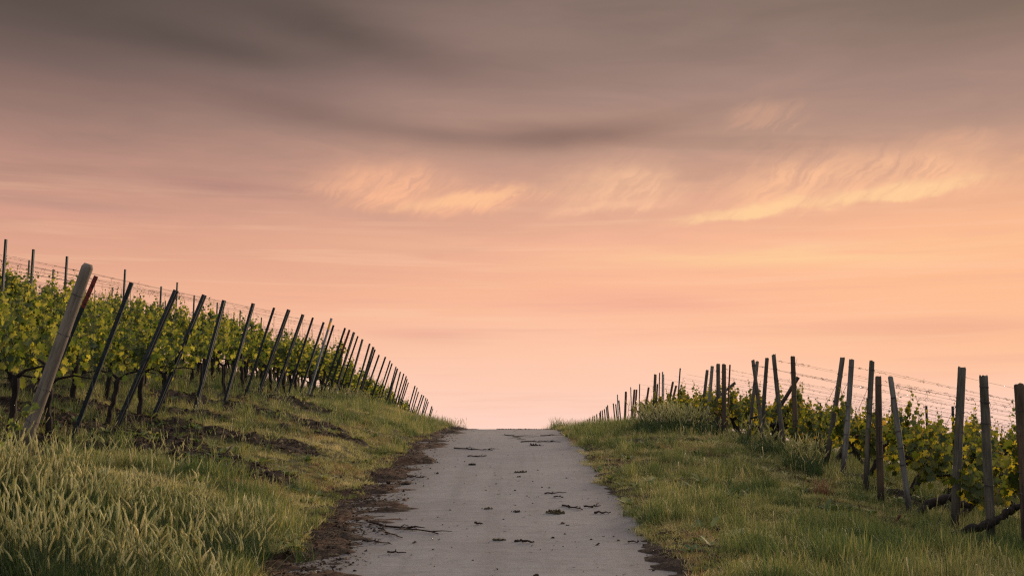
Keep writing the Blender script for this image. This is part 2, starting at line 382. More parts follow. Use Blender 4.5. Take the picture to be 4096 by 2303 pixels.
def soil_mask(X, Y):
    X = np.asarray(X, float); Y = np.asarray(Y, float)
    m = np.zeros(np.broadcast(X, Y).shape)
    nz = fbm(X * 1.3, Y * 1.5, 3, 4); n3 = fbm(X * 3.1, Y * 2.4, 13, 3)
    for (xa, ya), (xb, yb), w in STRIPS:
        dx, dy = xb - xa, yb - ya
        t = np.clip(((X - xa) * dx + (Y - ya) * dy) / (dx * dx + dy * dy), 0, 1)
        d = np.hypot(X - xa - t * dx, (Y - ya - t * dy) * .85)
        m = np.maximum(m, 1 - sst(d + (nz - .5) * .8 + (n3 - .5) * .35, w * .75, w * 1.15))
    for r in ROWL:
        if r > 40: continue
        lim = sst(X, -14, -9) * (1 - sst(X, -5.9 + nz, -5.0 + nz))
        m = np.maximum(m, lim * (1 - sst(np.abs(Y - r + .2 + (nz - .5) * 1.0), .16, .5)) * sst(nz, .38, .52))
    # small worn patches on the right verge
    n2 = fbm(X * .9 + 40, Y * .7, 21, 4)
    m = np.maximum(m, .75 * sst(n2, .66, .74) * sst(X, XR, 2.2) * sst(Y, 12, 15))
    m = np.maximum(m, .9 * (1 - sst(np.abs(X - FR - .3), .2, .75)) * sst(n2, .45, .6))
    return np.clip(m, 0, 1)
def ground_z(X, Y):
    X = np.asarray(X, float); Y = np.asarray(Y, float)
    z = base_z(X, Y)
    off = np.maximum(np.maximum(XL - X, X - XR), 0)
    amp = sst(off, 0.0, 1.0)
    z = z + amp * (.16 * (fbm(X * .55, Y * .45, 1, 4) - .5) + .13 * (fbm(X * 2.2, Y * 2.2, 2, 3) - .5))
    s = soil_mask(X, Y)
    z = z + s * (.05 + .25 * (fbm(X * 5.2, Y * 5.2, 5, 5) - .5))
    # the pavement lies on its own sheet, so the bed under it sits lower
    inside = 1 - sst(off, 0.0, 0.02)
    return z - .03 * inside
def gz1(x, y): return float(ground_z(np.array([x]), np.array([y]))[0])
def rz1(y): return float(road_z(y))

# ------------------------------------------------------------------ object helpers
def link(o): COL.objects.link(o); return o
def mesh_np(name, V, faces, mats, smooth_=True, fa=None, midx=None):
    me = bpy.data.meshes.new(name)
    me.from_pydata([tuple(v) for v in V], [], faces)
    for m in (mats if isinstance(mats, (list, tuple)) else [mats]): me.materials.append(m)
    if fa is not None:
        a_ = me.attributes.new('rnd', 'FLOAT', 'FACE'); a_.data.foreach_set('value', np.asarray(fa, np.float32))
    if midx is not None: me.polygons.foreach_set('material_index', np.asarray(midx, np.int32))
    if smooth_: me.polygons.foreach_set('use_smooth', np.ones(len(me.polygons), bool))
    me.update()
    return me
def obj(name, me, parent=None, loc=None):
    o = bpy.data.objects.new(name, me); link(o)
    if parent is not None: o.parent = parent
    if loc is not None: o.location = loc
    return o
def tag(o, label=None, cat=None, group=None, kind=None):
    for k, v in (('label', label), ('category', cat), ('group', group), ('kind', kind)):
        if v: o[k] = v
    return o
def empty(name, loc, label, cat, group=None):
    o = link(bpy.data.objects.new(name, None)); o.location = loc; o.empty_display_size = .1
    return tag(o, label, cat, group)
def copy_tree(o):
    c = o.copy(); COL.objects.link(c)
    for ch in o.children:
        d = ch.copy(); COL.objects.link(d); d.parent = c
        d.matrix_parent_inverse = ch.matrix_parent_inverse.copy()
    return c
class MB:
    def __init__(s): s.V = []; s.F = []; s.A = []; s.I = []
    def tube(s, pts, rad, n=6, cap=True, wob=0.0, mi=0, a=0.5):
        pts = [Vector(p) for p in pts]
        if not hasattr(rad, '__len__'): rad = [rad] * len(pts)
        b0 = len(s.V); up = None
        for i, p in enumerate(pts):
            d = (pts[min(i + 1, len(pts) - 1)] - pts[max(i - 1, 0)]).normalized()
            if up is None: up = d.orthogonal().normalized()
            up = (up - d * up.dot(d))
            up = up.normalized() if up.length > 1e-6 else d.orthogonal().normalized()
            w = d.cross(up)
            for k in range(n):
                t = 2 * math.pi * k / n
                r = rad[i] * (1 + random.uniform(-wob, wob))
                s.V.append(p + (up * math.cos(t) + w * math.sin(t)) * r)
        m = len(pts)
        for i in range(m - 1):
            for k in range(n):
                s.f([b0 + i * n + k, b0 + i * n + (k + 1) % n, b0 + (i + 1) * n + (k + 1) % n, b0 + (i + 1) * n + k], mi, a)
        if cap:
            s.f([b0 + k for k in range(n)][::-1], mi, a); s.f([b0 + (m - 1) * n + k for k in range(n)], mi, a)
    def f(s, idx, mi=0, a=0.5): s.F.append(idx); s.I.append(mi); s.A.append(a)
    def add(s, V, F, mi=0, a=0.5):
        b = len(s.V); s.V += [Vector(v) for v in V]
        for q in F: s.f([b + i for i in q], mi, a)
    def mesh(s, name, mats, sm=True): return mesh_np(name, s.V, s.F, mats, sm, s.A, s.I)

# ------------------------------------------------------------------ photo measurements -> places on the ground
_sp, _cp = math.sin(PITCH), math.cos(PITCH)
def place(px, py, Y):
    """the point at distance Y along the line of sight that was measured at (px, py)"""
    u = (px - 512) / FPX; v = (287.5 - py) / FPX; b = _cp - v * _sp
    return Vector((u / b * Y, Y, EYE + (_sp + v * _cp) / b * Y))
def on_road(px, py):
    v = (287.5 - py) / FPX; b = _cp - v * _sp; s = (_sp + v * _cp) / b
    y = EYE / (.06 - s)
    if y > 22:
        lo, hi = 22.0, 34.0
        for _ in range(40):
            m = (lo + hi) / 2
            if rz1(m) > EYE + s * m: hi = m
            else: lo = m
        y = lo
    return ((px - 512) / FPX / b * y, y)

# left end posts: distance along the road and height of the top
LEFT = [(13.5, 3.45), (14.76, 3.54), (16.77, 3.69), (18.27, 3.80), (19.61, 3.87), (21.78, 4.06), (23.65, 4.18), (25.24, 4.31),
        (26.97, 4.38), (28.32, 4.44), (29.83, 4.47), (31.52, 4.55), (33.70, 4.67), (34.64, 4.70), (35.58, 4.71), (36.71, 4.68),
        (37.93, 4.68), (39.73, 4.67), (40.72, 4.63), (41.45, 4.59), (42.61, 4.47), (44.62, 4.53), (46.33, 4.49), (47.05, 4.42),
        (48.74, 4.38), (49.47, 4.34), (50.95, 4.28), (52.39, 4.27), (53.48, 4.21), (53.99, 4.10), (54.90, 3.97), (58.50, 3.96),
        (59.86, 3.92), (61.06, 3.74), (62.97, 3.66), (64.45, 3.65), (66.29, 3.59), (67.25, 3.53), (68.06, 3.39), (70.87, 3.20), (71.98, 3.09)]
ROWL[:] = [a for a, b in LEFT]

# ------------------------------------------------------------------ ground sheet
def axis(fine0, fine1, step, lim0, lim1, grow=1.18):
    a = list(np.arange(fine0, fine1, step)); s = step; x = a[-1]
    while x < lim1: s *= grow; x += s; a.append(x)
    s = step; x = a[0]; pre = []
    while x > lim0: s *= grow; x -= s; pre.append(x)
    return np.array(pre[::-1] + a)
gxs = axis(-9.0, 7.0, .055, -3500, 3500); gys = axis(7.0, 42.0, .08, -300, 4500, 1.10)
GX, GY = np.meshgrid(gxs, gys)
GZ = ground_z(GX, GY)
nx, ny = len(gxs), len(gys)
me = bpy.data.meshes.new('ground')
me.vertices.add(nx * ny); me.vertices.foreach_set('co', np.stack([GX, GY, GZ], -1).astype(np.float32).ravel())
ii = (np.arange(ny - 1)[:, None] * nx + np.arange(nx - 1)[None, :]).ravel()
Q = np.stack([ii, ii + 1, ii + nx + 1, ii + nx], -1).astype(np.int32)
me.loops.add(Q.size); me.loops.foreach_set('vertex_index', Q.ravel())
me.polygons.add(len(Q)); me.polygons.foreach_set('loop_start', np.arange(0, Q.size, 4, dtype=np.int32))
me.polygons.foreach_set('use_smooth', np.ones(len(Q), bool))
at_ = me.attributes.new('soil', 'FLOAT', 'POINT'); at_.data.foreach_set('value', soil_mask(GX, GY).astype(np.float32).ravel())
me.materials.append(M['ground']); me.update(calc_edges=True); me.validate()
tag(obj('ground', me), kind='structure')

def sheet(name, xs, ys, zf, mat):
    X, Y = np.meshgrid(xs, ys); Z = zf(X, Y); n = len(xs); m = len(ys)
    V = np.stack([X, Y, Z], -1).reshape(-1, 3)
    k = (np.arange(m - 1)[:, None] * n + np.arange(n - 1)[None, :]).ravel()
    F = np.stack([k, k + 1, k + n + 1, k + n], -1).tolist()
    return tag(obj(name, mesh_np(name, V, F, mat)), kind='structure')
def road_top(X, Y):
    return road_z(Y) + .006 + .004 * (fbm(X * 3, Y * 3, 8, 3) - .5) * 1.0 - .012 * ((X + .27) / 1.78) ** 2
ry = np.concatenate([np.arange(-40, 6, 2.0), np.arange(6, 40, .12), np.arange(40, 90, 1.0)])
sheet('road', np.linspace(XL, XR, 60), ry, road_top, M['road'])
# loose soil and dead leaves banked up over both edges of the pavement: surfaces only where it rises over the concrete
def dirt_left(X, Y):
    e = -1.34 + .9 * (fbm(X * .3 + 3.3, Y * .8, 31, 5) - .5) + .55 * (fbm(X * .25 + 8, Y * 3.2, 37, 3) - .5)
    e = e + .05 * (1 - sst(Y, 9, 13)); n = .45 * fbm(X * 2.4, Y * 1.8, 33, 4) + .55 * fbm(X * 5.0, Y * 9.0, 39, 4)
    gap = sst(fbm(X * 1.1 + 9, Y * .9, 35, 4), .42, .56)
    body = (1 - sst(X, e - .35, e + .22)) * (.40 + .60 * gap)
    fade = sst(X, -2.45, -2.2)
    return road_z(Y) + .004 + body * .052 * (.4 + 1.2 * n) + .11 * (n - .5) * sst(body, 0, .3) - .030 * (1 - body) - .05 * (1 - fade)
def dirt_right(X, Y):
    e = 1.26 + .35 * (fbm(X * 0 + 7.3, Y * .6, 41, 4) - .5) * 2 * .6
    e = e - .12 * (1 - sst(Y, 9, 13)); n = .45 * fbm(X * 2.6, Y * 1.8, 43, 4) + .55 * fbm(X * 5.0, Y * 9.0, 49, 4)
    body = sst(X, e - .2, e + .3)
    fade = 1 - sst(X, 1.75, 2.0)
    return road_z(Y) + .004 + body * .030 * (.4 + 1.1 * n) + .10 * (n - .5) * sst(body, 0, .3) - .026 * (1 - body) - .05 * (1 - fade)
dy_ = np.concatenate([np.arange(6.5, 20, .045), np.arange(20, 46, .09)])
sheet('dirt_bank', np.arange(-2.5, -.55, .03), dy_, dirt_left, M['dirt'])
sheet('dirt_verge', np.arange(.75, 2.05, .03), dy_, dirt_right, M['dirt'])
def surf_z(X, Y):
    z = ground_z(X, Y)
    on = (X > XL) & (X < XR)
    z = np.where(on, road_top(X, Y), z)
    z = np.where((X > -2.5) & (X < -.6), np.maximum(z, dirt_left(X, Y)), z)
    z = np.where((X > .75) & (X < 2.05), np.maximum(z, dirt_right(X, Y)), z)
    return z

# ------------------------------------------------------------------ scattered stuff (geometry nodes instances of small tufts)
def proto(name, me): return bpy.data.objects.new(name, me)     # not linked: only a source for instances
def scatter(name, pts, rot, sc, protos, label, cat):
    me = bpy.data.meshes.new(name); n = len(pts)
    me.vertices.add(n); me.vertices.foreach_set('co', np.asarray(pts, np.float32).ravel())
    a = me.attributes.new('rot', 'FLOAT_VECTOR', 'POINT'); a.data.foreach_set('vector', np.asarray(rot, np.float32).ravel())
    a = me.attributes.new('sc', 'FLOAT', 'POINT'); a.data.foreach_set('value', np.asarray(sc, np.float32))
    a = me.attributes.new('pick', 'INT', 'POINT'); a.data.foreach_set('value', rng.integers(0, len(protos), n).astype(np.int32))
    me.update()
    o = obj(name, me); tag(o, label, cat, kind='stuff')
    g = bpy.data.node_groups.new(name, 'GeometryNodeTree')
    g.interface.new_socket('Geometry', in_out='INPUT', socket_type='NodeSocketGeometry')
    g.interface.new_socket('Geometry', in_out='OUTPUT', socket_type='NodeSocketGeometry')
    N = g.nodes.new; L = g.links.new
    gi, go, ip, jn = N('NodeGroupInput'), N('NodeGroupOutput'), N('GeometryNodeInstanceOnPoints'), N('GeometryNodeJoinGeometry')
    L(gi.outputs[0], ip.inputs['Points'])
    for pr in protos:
        oi = N('GeometryNodeObjectInfo'); oi.inputs['Object'].default_value = pr; oi.inputs['As Instance'].default_value = True
        L(oi.outputs['Geometry'], jn.inputs[0])
    L(jn.outputs[0], ip.inputs['Instance']); ip.inputs['Pick Instance'].default_value = True
    for nm, dt, tgt in (('pick', 'INT', 'Instance Index'), ('rot', 'FLOAT_VECTOR', 'Rotation'), ('sc', 'FLOAT', 'Scale')):
        na = N('GeometryNodeInputNamedAttribute'); na.data_type = dt; na.inputs['Name'].default_value = nm
        L([s for s in na.outputs if s.enabled][0], ip.inputs[tgt])
    L(ip.outputs[0], go.inputs[0])
    md = o.modifiers.new('scatter', 'NODES'); md.node_group = g
    return o
def tuft(name, n, spread, h0, h1, w, lean, mat, curl=.35):
    V = []; F = []; A = []
    for i in range(n):
        a = random.uniform(0, 6.283); r = spread * math.sqrt(random.random())
        b = Vector((r * math.cos(a), r * math.sin(a), -.02))
        h = random.uniform(h0, h1); d = random.uniform(0, 6.283)
        out = Vector((math.cos(d), math.sin(d), 0)); side = Vector((-out.y, out.x, 0))
        if random.random() < .5: side = (side + Vector((random.uniform(-1, 1), random.uniform(-1, 1), 0))).normalized()
        l = random.uniform(.1, 1) * lean; k0 = len(V); ww = w * random.uniform(.6, 1.3)
        for j, t in enumerate((0, .4, .75)):
            c = b + out * (h * (l * t + curl * t * t * l)) + Vector((0, 0, h * (t - .3 * l * t * t)))
            hw = ww * (1 - .55 * t) / 2
            V += [c - side * hw, c + side * hw]
        V.append(b + out * (h * (l + curl * l)) + Vector((0, 0, h * (1 - .3 * l))))
        F += [(k0, k0 + 1, k0 + 3, k0 + 2), (k0 + 2, k0 + 3, k0 + 5, k0 + 4), (k0 + 4, k0 + 5, k0 + 6)]
        A += [random.random()] * 3
    return proto(name, mesh_np(name, V, F, mat, True, A))
def barley(name, n, spread):
    mb = MB()
    for i in range(n):
        a = random.uniform(0, 6.283); r = spread * math.sqrt(random.random())
        b = Vector((r * math.cos(a), r * math.sin(a), -.03))
        h = random.choice((random.uniform(.24, .42), random.uniform(.42, .56))); d = random.uniform(0, 6.283)
        out = Vector((math.cos(d) - .35, math.sin(d), 0)) * random.uniform(.04, .30)
        pts = [b + out * (h * t * t) + Vector((0, 0, h * t)) for t in (0, .35, .7, 1)]
        mb.tube(pts, [.0022, .002, .0018, .0015], 3, False, 0, 0, random.random())
        dr = (pts[-1] - pts[-2]).normalized(); nod = random.choice((0, .05, .15, .3, .8))
        q = [pts[-1]]; dd = dr.copy(); L = random.uniform(.08, .118)
        for j in range(4):
            dd = (dd + (out.normalized() if out.length else dr) * nod * .22 - Vector((0, 0, nod * .13))).normalized(); q.append(q[-1] + dd * L / 4)
        rn = random.random()
        mb.tube(q, [.0026, .0062, .0072, .0060, .0024], 5, True, .1, 1, rn)
        up = dd.orthogonal().normalized()
        for j in range(44):                       # awns
            s_ = random.randint(0, 4); c = q[s_]; an = random.uniform(0, 6.283)
            o_ = Quaternion(dd, an) @ up; e = c + (dd * random.uniform(.030, .058) + o_ * random.uniform(.004, .013))
            sd_ = o_.cross(dd).normalized() * .0010
            mb.add([c - sd_, c + sd_, e], [(0, 1, 2)], 1, rn * .6 + .4 * random.random())
    for i in range(n * 5):                        # leaf blades
        a = random.uniform(0, 6.283); r = spread * math.sqrt(random.random())
        b = Vector((r * math.cos(a), r * math.sin(a), -.03)); d = random.uniform(0, 6.283)
        out = Vector((math.cos(d), math.sin(d), 0)); side = Vector((-out.y, out.x, 0)); h = random.uniform(.16, .40); w = random.uniform(.003, .006); l = random.uniform(.1, .8)
        V = []
        for t in (0, .4, .75):
            c = b + out * (h * l * (t + .5 * t * t)) + Vector((0, 0, h * (t - .35 * l * t * t)))
            V += [c - side * w * (1 - .5 * t), c + side * w * (1 - .5 * t)]
        V.append(b + out * h * l * 1.5 + Vector((0, 0, h * (1 - .45 * l))))
        mb.add(V, [(0, 1, 3, 2), (2, 3, 5, 4), (4, 5, 6)], 0, random.random())
    return proto(name, mb.mesh(name, [M['barley_leaf'], M['barley_head']]))
def rots(n, t=.15): return np.stack([rng.normal(0, t, n), rng.normal(0, t, n), rng.uniform(0, 6.283, n)], -1)
def strew(n, x0, x1, y0, y1, dens):
    """n random spots, kept with probability dens(x, y)"""
    # more spots close by than far away, as each covers less of the view there
    u = rng.random(n); k = 1.6
    Y = (y0 ** (1 - k) + u * (y1 ** (1 - k) - y0 ** (1 - k))) ** (1 / (1 - k))
    X = rng.uniform(x0, x1, n)
    keep = rng.random(n) < dens(X, Y)
    return X[keep], Y[keep]
def barley_zone(X, Y):
    n = fbm(X * .8, Y * .8, 51, 3)
    z = (1 - sst(Y, 9.5 + 1.2 * (n - .5), 10.3 + 1.2 * (n - .5))) * (1 - sst(X, -2.3 + (n - .5), -1.6 + (n - .5))) * sst(X, -6.0, -5.3)
    z = z * (.10 + .90 * sst(fbm(X * 1.5, Y * 1.5, 53, 3), .40, .58))
    def g(x, y, rx, ry): return np.exp(-((X - x) / rx) ** 2 - ((Y - y) / ry) ** 2)
    z = np.maximum(z, .8 * sst(g(-4.9, 35.5, .9, 4.5), .25, .7))
    z = np.maximum(z, 1.0 * sst(g(3.95, 27.2, 1.25, 1.9), .3, .7))
    z = np.maximum(z, .55 * sst(g(3.2, 33.5, 1.3, 1.6), .25, .7))
    z = np.maximum(z, .30 * sst(g(4.45, 20.4, .4, 1.6), .3, .7))
    z = np.maximum(z, .6 * sst(g(4.5, 17.7, .4, 1.3), .3, .7))
    z = np.maximum(z, .35 * sst(g(-2.2, 33.5, .9, 4.0), .25, .7))
    z = np.maximum(z, .45 * sst(g(-9.5, 37, 3.5, 3.5), .25, .7))
    return z
def on_grass(X, Y):
    nb = fbm(X * 2.0, Y * 1.2, 61, 3) * .5
    return np.where((X < XL - .15 + nb * 1.25) | (X > XR + .0 - nb * .85), 1.0, 0.0)
def d_short(X, Y):
    s = soil_mask(X, Y); return on_grass(X, Y) * (1 - .95 * sst(s, .2, .6)) * (1 - .6 * sst(barley_zone(X, Y), .3, .8))
def d_tall(X, Y):
    n = fbm(X * 1.5 + 20, Y * 1.0, 71, 3); edge = np.exp(-((X - XL - .0 + .5) / .4) ** 2) + .8 * np.exp(-((X - 2.0) / .3) ** 2)
    t = .9 * sst(n + .09 * edge, .58, .64) + .6 * np.exp(-((X + 6.6) / 1.2) ** 2) + .5 * np.exp(-((X - 6) / 1.2) ** 2)
    near = .38 * (1 - sst(Y, 9.8, 10.8)) * (X < -1.9)
    near = near + np.exp(-((X - 3.9) / 1.1) ** 2 - ((Y - 10.9) / 1.1) ** 2) + .7 * np.exp(-((X - 2.6) / .6) ** 2 - ((Y - 8.6) / .7) ** 2)
    near = near + .9 * np.exp(-((X - 4.0) / 1.1) ** 2 - ((Y - 27.2) / 1.8) ** 2) + .7 * np.exp(-((X - 3.4) / .5) ** 2 - ((Y - 19.5) / .7) ** 2) + .6 * np.exp(-((X - 2.9) / .5) ** 2 - ((Y - 13.6) / .5) ** 2)
    return np.clip(on_grass(X, Y) * (t + near) * (1 - sst(soil_mask(X, Y), .3, .7)), 0, 1)
def grassy(name, n, y0, y1, x0, x1, dens, protos, s0, s1, label):
    X, Y = strew(n, x0, x1, y0, y1, dens)
    P = np.stack([X, Y, surf_z(X, Y) - .004], -1)
    sc = rng.uniform(s0, s1, len(X)) * (.45 + 1.25 * fbm(X * 1.3, Y * 1.1, 77, 4)) * (1 + .018 * np.maximum(Y - 16, 0))
    return scatter(name, P, rots(len(X)), sc, protos, label, 'grass')
sh = [tuft('short_tuft', 44, .10, .02, .075, .0042, 1.3, M['grass_short']) for _ in range(3)] + [tuft('short_tuft', 40, .055, .03, .10, .0038, .9, M['grass_short']) for _ in range(2)]
tl = [tuft('tall_tuft', 42, .09, .09, .24, .0048, .6, M['grass_tall']) for _ in range(4)]
grassy('short_grass', 125000, 7.2, 76, -16, 10, d_short, sh, .65, 1.25, 'short rough grass with straw covering both road banks')
grassy('tall_grass', 34000, 7.2, 70, -14, 9, d_tall, tl, .6, 1.25, 'taller dark green grass clumps dotted over both road banks')
bl = [barley('barley_tuft', 6, .13) for _ in range(5)]
X, Y = strew(34000, -12.5, 5.2, 7.0, 44, lambda X, Y: barley_zone(X, Y) * np.where(Y < 14, .40, np.where(X > 2.5, .8, .45)))
X2, Y2 = strew(2600, -9, -3.2, 12, 30, lambda X, Y: .10 * (1 - sst(soil_mask(X, Y), .3, .6)))
X, Y = np.concatenate([X, X2]), np.concatenate([Y, Y2])
scatter('barley_grass', np.stack([X, Y, ground_z(X, Y)], -1), rots(len(X), .07), rng.uniform(.75, 1.0, len(X)) * np.where((X > 2.5) & (Y > 14), np.where(Y > 31, .55, np.where(Y > 24, 1.25, .95)), np.where(Y > 11, .72, .62 + .75 * fbm(X * 1.1, Y * 1.1, 57, 3))), bl,
        'pale bearded wild barley in dense waving clumps by the road', 'wild barley')
# faded straw patches and broad-leaved weeds among the grass
dr = [tuft('dry_tuft_source', 40, .10, .03, .11, .0036, 1.6, M['russet']) for _ in range(3)]
def d_dry(X, Y):
    n = fbm(X * 1.2 + 5, Y * .9 + 3, 91, 4)
    return on_grass(X, Y) * sst(n, .55, .66) * (1 - .8 * barley_zone(X, Y)) * (1 - sst(soil_mask(X, Y), .1, .4))
grassy('dry_grass', 26000, 7.2, 60, -10, 8, d_dry, dr, .6, 1.2, 'faded brown mown grass lying in patches on both banks')
def weed(name):
    mb = MB()
    for i in range(random.randint(9, 15)):
        a = random.uniform(0, 6.283); o_ = Vector((math.cos(a), math.sin(a), 0)); sd_ = Vector((-o_.y, o_.x, 0))
        L = random.uniform(.06, .16); w = L * random.uniform(.14, .24); up = random.uniform(.25, 1.1); b = Vector((random.gauss(0, .03), random.gauss(0, .03), 0))
        V = []
        for t, ww in ((0, .15), (.35, .9), (.7, .8)):
            c = b + o_ * L * t + Vector((0, 0, L * up * (t - .45 * t * t))); V += [c - sd_ * w * ww, c + sd_ * w * ww]
        V.append(b + o_ * L + Vector((0, 0, L * up * .5)))
        mb.add(V, [(0, 1, 3, 2), (2, 3, 5, 4), (4, 5, 6)], 0, random.random())
    for i in range(random.randint(0, 3)):
        q = Vector((random.gauss(0, .05), random.gauss(0, .05), random.uniform(.15, .34))); mb.tube([(0, 0, 0), q * .6, q], [.002, .0016, .005], 4, True, .2, 0, .9)
    return proto(name, mb.mesh(name, M['grass_tall']))
X, Y = strew(9000, -9, 7, 7.2, 40, lambda X, Y: on_grass(X, Y) * (.10 + .5 * sst(fbm(X * 1.1 + 7, Y + 2, 95, 3), .55, .66)) * (1 - .7 * barley_zone(X, Y)))
scatter('weeds', np.stack([X, Y, surf_z(X, Y)], -1), rots(len(X), .1), rng.uniform(.6, 1.25, len(X)), [weed('weed_source') for _ in range(5)],
        'low broad-leaved weeds growing among the bank grass', 'weeds')
def crumb(name, kind):
    if kind == 0:     # soil crumb
        V = []; F = []
        mb = MB(); pts = [(-.5, 0, 0), (-.2, .05, .05), (.2, -.03, .06), (.5, .02, 0)]
        mb.tube(pts, [.15, .42, .38, .12], 6, True, .25)
        return proto(name, mb.mesh(name, M['litter'], False))
    if kind == 1:     # curled dead leaf
        V = [(-.5, 0, .1), (0, -.4, .22), (.6, -.05, .12), (0, .38, .28), (0, 0, .02)]
        return proto(name, mesh_np(name, V, [(0, 1, 4), (1, 2, 4), (2, 3, 4), (3, 0, 4)], M['litter'], False))
    mb = MB(); a = random.uniform(-.3, .3)
    mb.tube([(-1, 0, .05), (-.3, a * .5, .14), (.4, a, .08), (1, a * .2, .16)], [.05, .07, .06, .03], 4, True, .2)
    return proto(name, mb.mesh(name, M['litter']))
cr = [crumb('crumb', k) for k in (0, 1, 1, 1, 2, 2, 2, 2)]
def d_lit(X, Y):
    l = np.where((X > -2.5) & (X < .2), 1 - sst(X + .8 * (fbm(X * .3, Y * 2.2, 83, 3) - .5), -1.75, -1.2), 0)
    r = np.where((X < 2.05) & (X > .7), sst(X + .5 * (fbm(X * .3, Y * 2.0, 85, 3) - .5), 1.2, 1.5), 0)
    return np.clip(np.maximum(l, r) * (.35 + .9 * fbm(X * 1.5, Y * .9, 81, 3)) + .006, 0, 1)
X, Y = strew(110000, -2.5, 2.05, 7, 40, d_lit)
X2, Y2 = strew(80000, -9, -2.6, 10, 40, lambda X, Y: sst(soil_mask(X, Y), .25, .7) * .8)
X3, Y3 = np.concatenate([rng.uniform(-.45, 1.5, 1500), rng.uniform(-2.1, -1.2, 900)]), np.concatenate([rng.normal(33.3, .5, 1500), rng.normal(32.2, 1.0, 900)])
X, Y = np.concatenate([X, X2, X3]), np.concatenate([Y, Y2, Y3])
scatter('leaf_litter', np.stack([X, Y, surf_z(X, Y)], -1), rots(len(X), .3), (rng.gamma(2.0, .0065, len(X)) + .007) * np.where(X < -2.6, 1.9, 1.0), cr,
        'brown crumbs of soil, dead leaves and straw along both road edges', 'litter')

# ------------------------------------------------------------------ words for labels
ORD = ['zeroth', 'first', 'second', 'third', 'fourth', 'fifth', 'sixth', 'seventh', 'eighth', 'ninth', 'tenth', 'eleventh', 'twelfth',
       'thirteenth', 'fourteenth', 'fifteenth', 'sixteenth', 'seventeenth', 'eighteenth', 'nineteenth', 'twentieth']
RED2 = 13                                  # the other red-topped post further up the line
def row_name(i):
    if i == 0: return 'row of the round wooden post'
    if i < RED2: return 'row of the %s dark leaning steel post' % ORD[i]
    if i == RED2: return 'row of the farther red-topped post'
    k = i - RED2
    return 'row %s beyond the farther red-topped post' % (ORD[k] if k <= 20 else 'twenty-' + ORD[k - 20])

# ------------------------------------------------------------------ posts
def align(o, foot, top):
    d = (Vector(top) - Vector(foot)); o.location = foot
    q = d.to_track_quat('Z', 'Y'); o.rotation_mode = 'QUATERNION'; o.rotation_quaternion = q
    return d.length
def steel_profile(L, w=.074, dp=.05, holes=False, cap=None):
    """rolled C-section post with side hooks; material slot 0 steel, 1 paint"""
    mb = MB(); t = .006
    prof = [(-w / 2, dp), (-w / 2, 0), (-w * .18, 0), (-w * .12, .008), (w * .12, .008), (w * .18, 0), (w / 2, 0), (w / 2, dp),
            (w / 2 - t, dp), (w / 2 - t, t), (w * .2, t), (w * .13, .008 + t), (-w * .13, .008 + t), (-w * .2, t), (-w / 2 + t, t), (-w / 2 + t, dp)]
    zs = [-.35, 0.0]
    n = max(4, int(L / .1)); zs += [L * k / n for k in range(1, n + 1)]
    b0 = 0; np_ = len(prof)
    for z in zs:
        for x, y in prof: mb.V.append(Vector((x, y, z)))
    for i in range(len(zs) - 1):
        mid = (zs[i] + zs[i + 1]) / 2
        mi = 1 if cap and cap[0] <= mid <= cap[1] else 0
        for k in range(np_):
            if holes and i % 2 == 0 and mid > .3 and k in (4, 11): continue
            k2 = (k + 1) % np_
            mb.f([i * np_ + k, i * np_ + k2, (i + 1) * np_ + k2, (i + 1) * np_ + k], mi)
    e = (len(zs) - 1) * np_
    for q in ((0, 1, 14, 15), (1, 2, 13, 14), (2, 3, 12, 13), (3, 4, 11, 12), (4, 5, 10, 11), (5, 6, 9, 10), (6, 7, 8, 9)): mb.f([e + j for j in q], 1 if cap and cap[1] >= L else 0)
    k = .25
    while k < L - .05:                      # pressed hooks that hold the wires
        for s in (-1, 1):
            x = s * w / 2
            mb.add([(x, .01, k), (x + s * .009, .01, k + .012), (x + s * .009, .02, k + .024), (x, .02, k + .01), (x, .03, k), (x, .03, k + .03)],
                   [(0, 1, 2, 3), (4, 1, 2, 5)], 0)
        k += .115
    return mb
FOOTS = {}
GL_ = 'leaning steel end posts on the left bank'
for i, (y, zt) in enumerate(LEFT):
    top = Vector((-4.95 + random.uniform(-.02, .02), y, zt))
    fx = {0: -5.72, 1: -5.66, 2: -5.77, 3: -5.69, 4: -5.42, 5: -5.45, 6: -5.5}.get(i, -5.55 + random.uniform(-.07, .07))
    foot = Vector((fx, y + random.uniform(-.04, .04), gz1(fx, y)))
    L = (top - foot).length
    cap = None; mats = [M['steel']]; slot = M['red']
    if i == 0: cap = (L * .80, L + 1); lab = 'red-topped leaning steel post close behind the round wooden post'
    elif i == RED2: cap = (L * .66, L + 1); lab = 'red-topped leaning steel post midway along the left post line'
    elif i < RED2: lab = '%s dark leaning steel post after the round wooden post' % ORD[i].capitalize() if False else '%s dark leaning steel post after the round wooden post' % ORD[i]
    else:
        k = i - RED2; lab = 'leaning steel post, %s beyond the farther red-topped one' % (ORD[k] if k <= 20 else 'twenty-' + ORD[k - 20])
    mb = steel_profile(L, cap=cap)
    o = obj('trellis_post', mb.mesh('trellis_post', [M['steel'], M['red']], False)); align(o, foot, top); tag(o, lab, 'post', GL_)
    o.rotation_quaternion = o.rotation_quaternion @ Quaternion((0, 0, 1), random.uniform(-.45, .45)); o.scale = (random.uniform(.9, 1.1), 1, 1)
    FOOTS[i] = (foot, top)
# the yellow-taped post
yt = Vector((-4.93, 31.1, 4.70)); yf = Vector((-5.55, 31.15, gz1(-5.55, 31.15))); L = (yt - yf).length
o = obj('trellis_post', steel_profile(L, cap=(L - .34, L - .14)).mesh('trellis_post', [M['galv'], M['yellow']], False)); align(o, yf, yt)
tag(o, 'grey leaning steel post with a yellow band near its top', 'post', GL_)

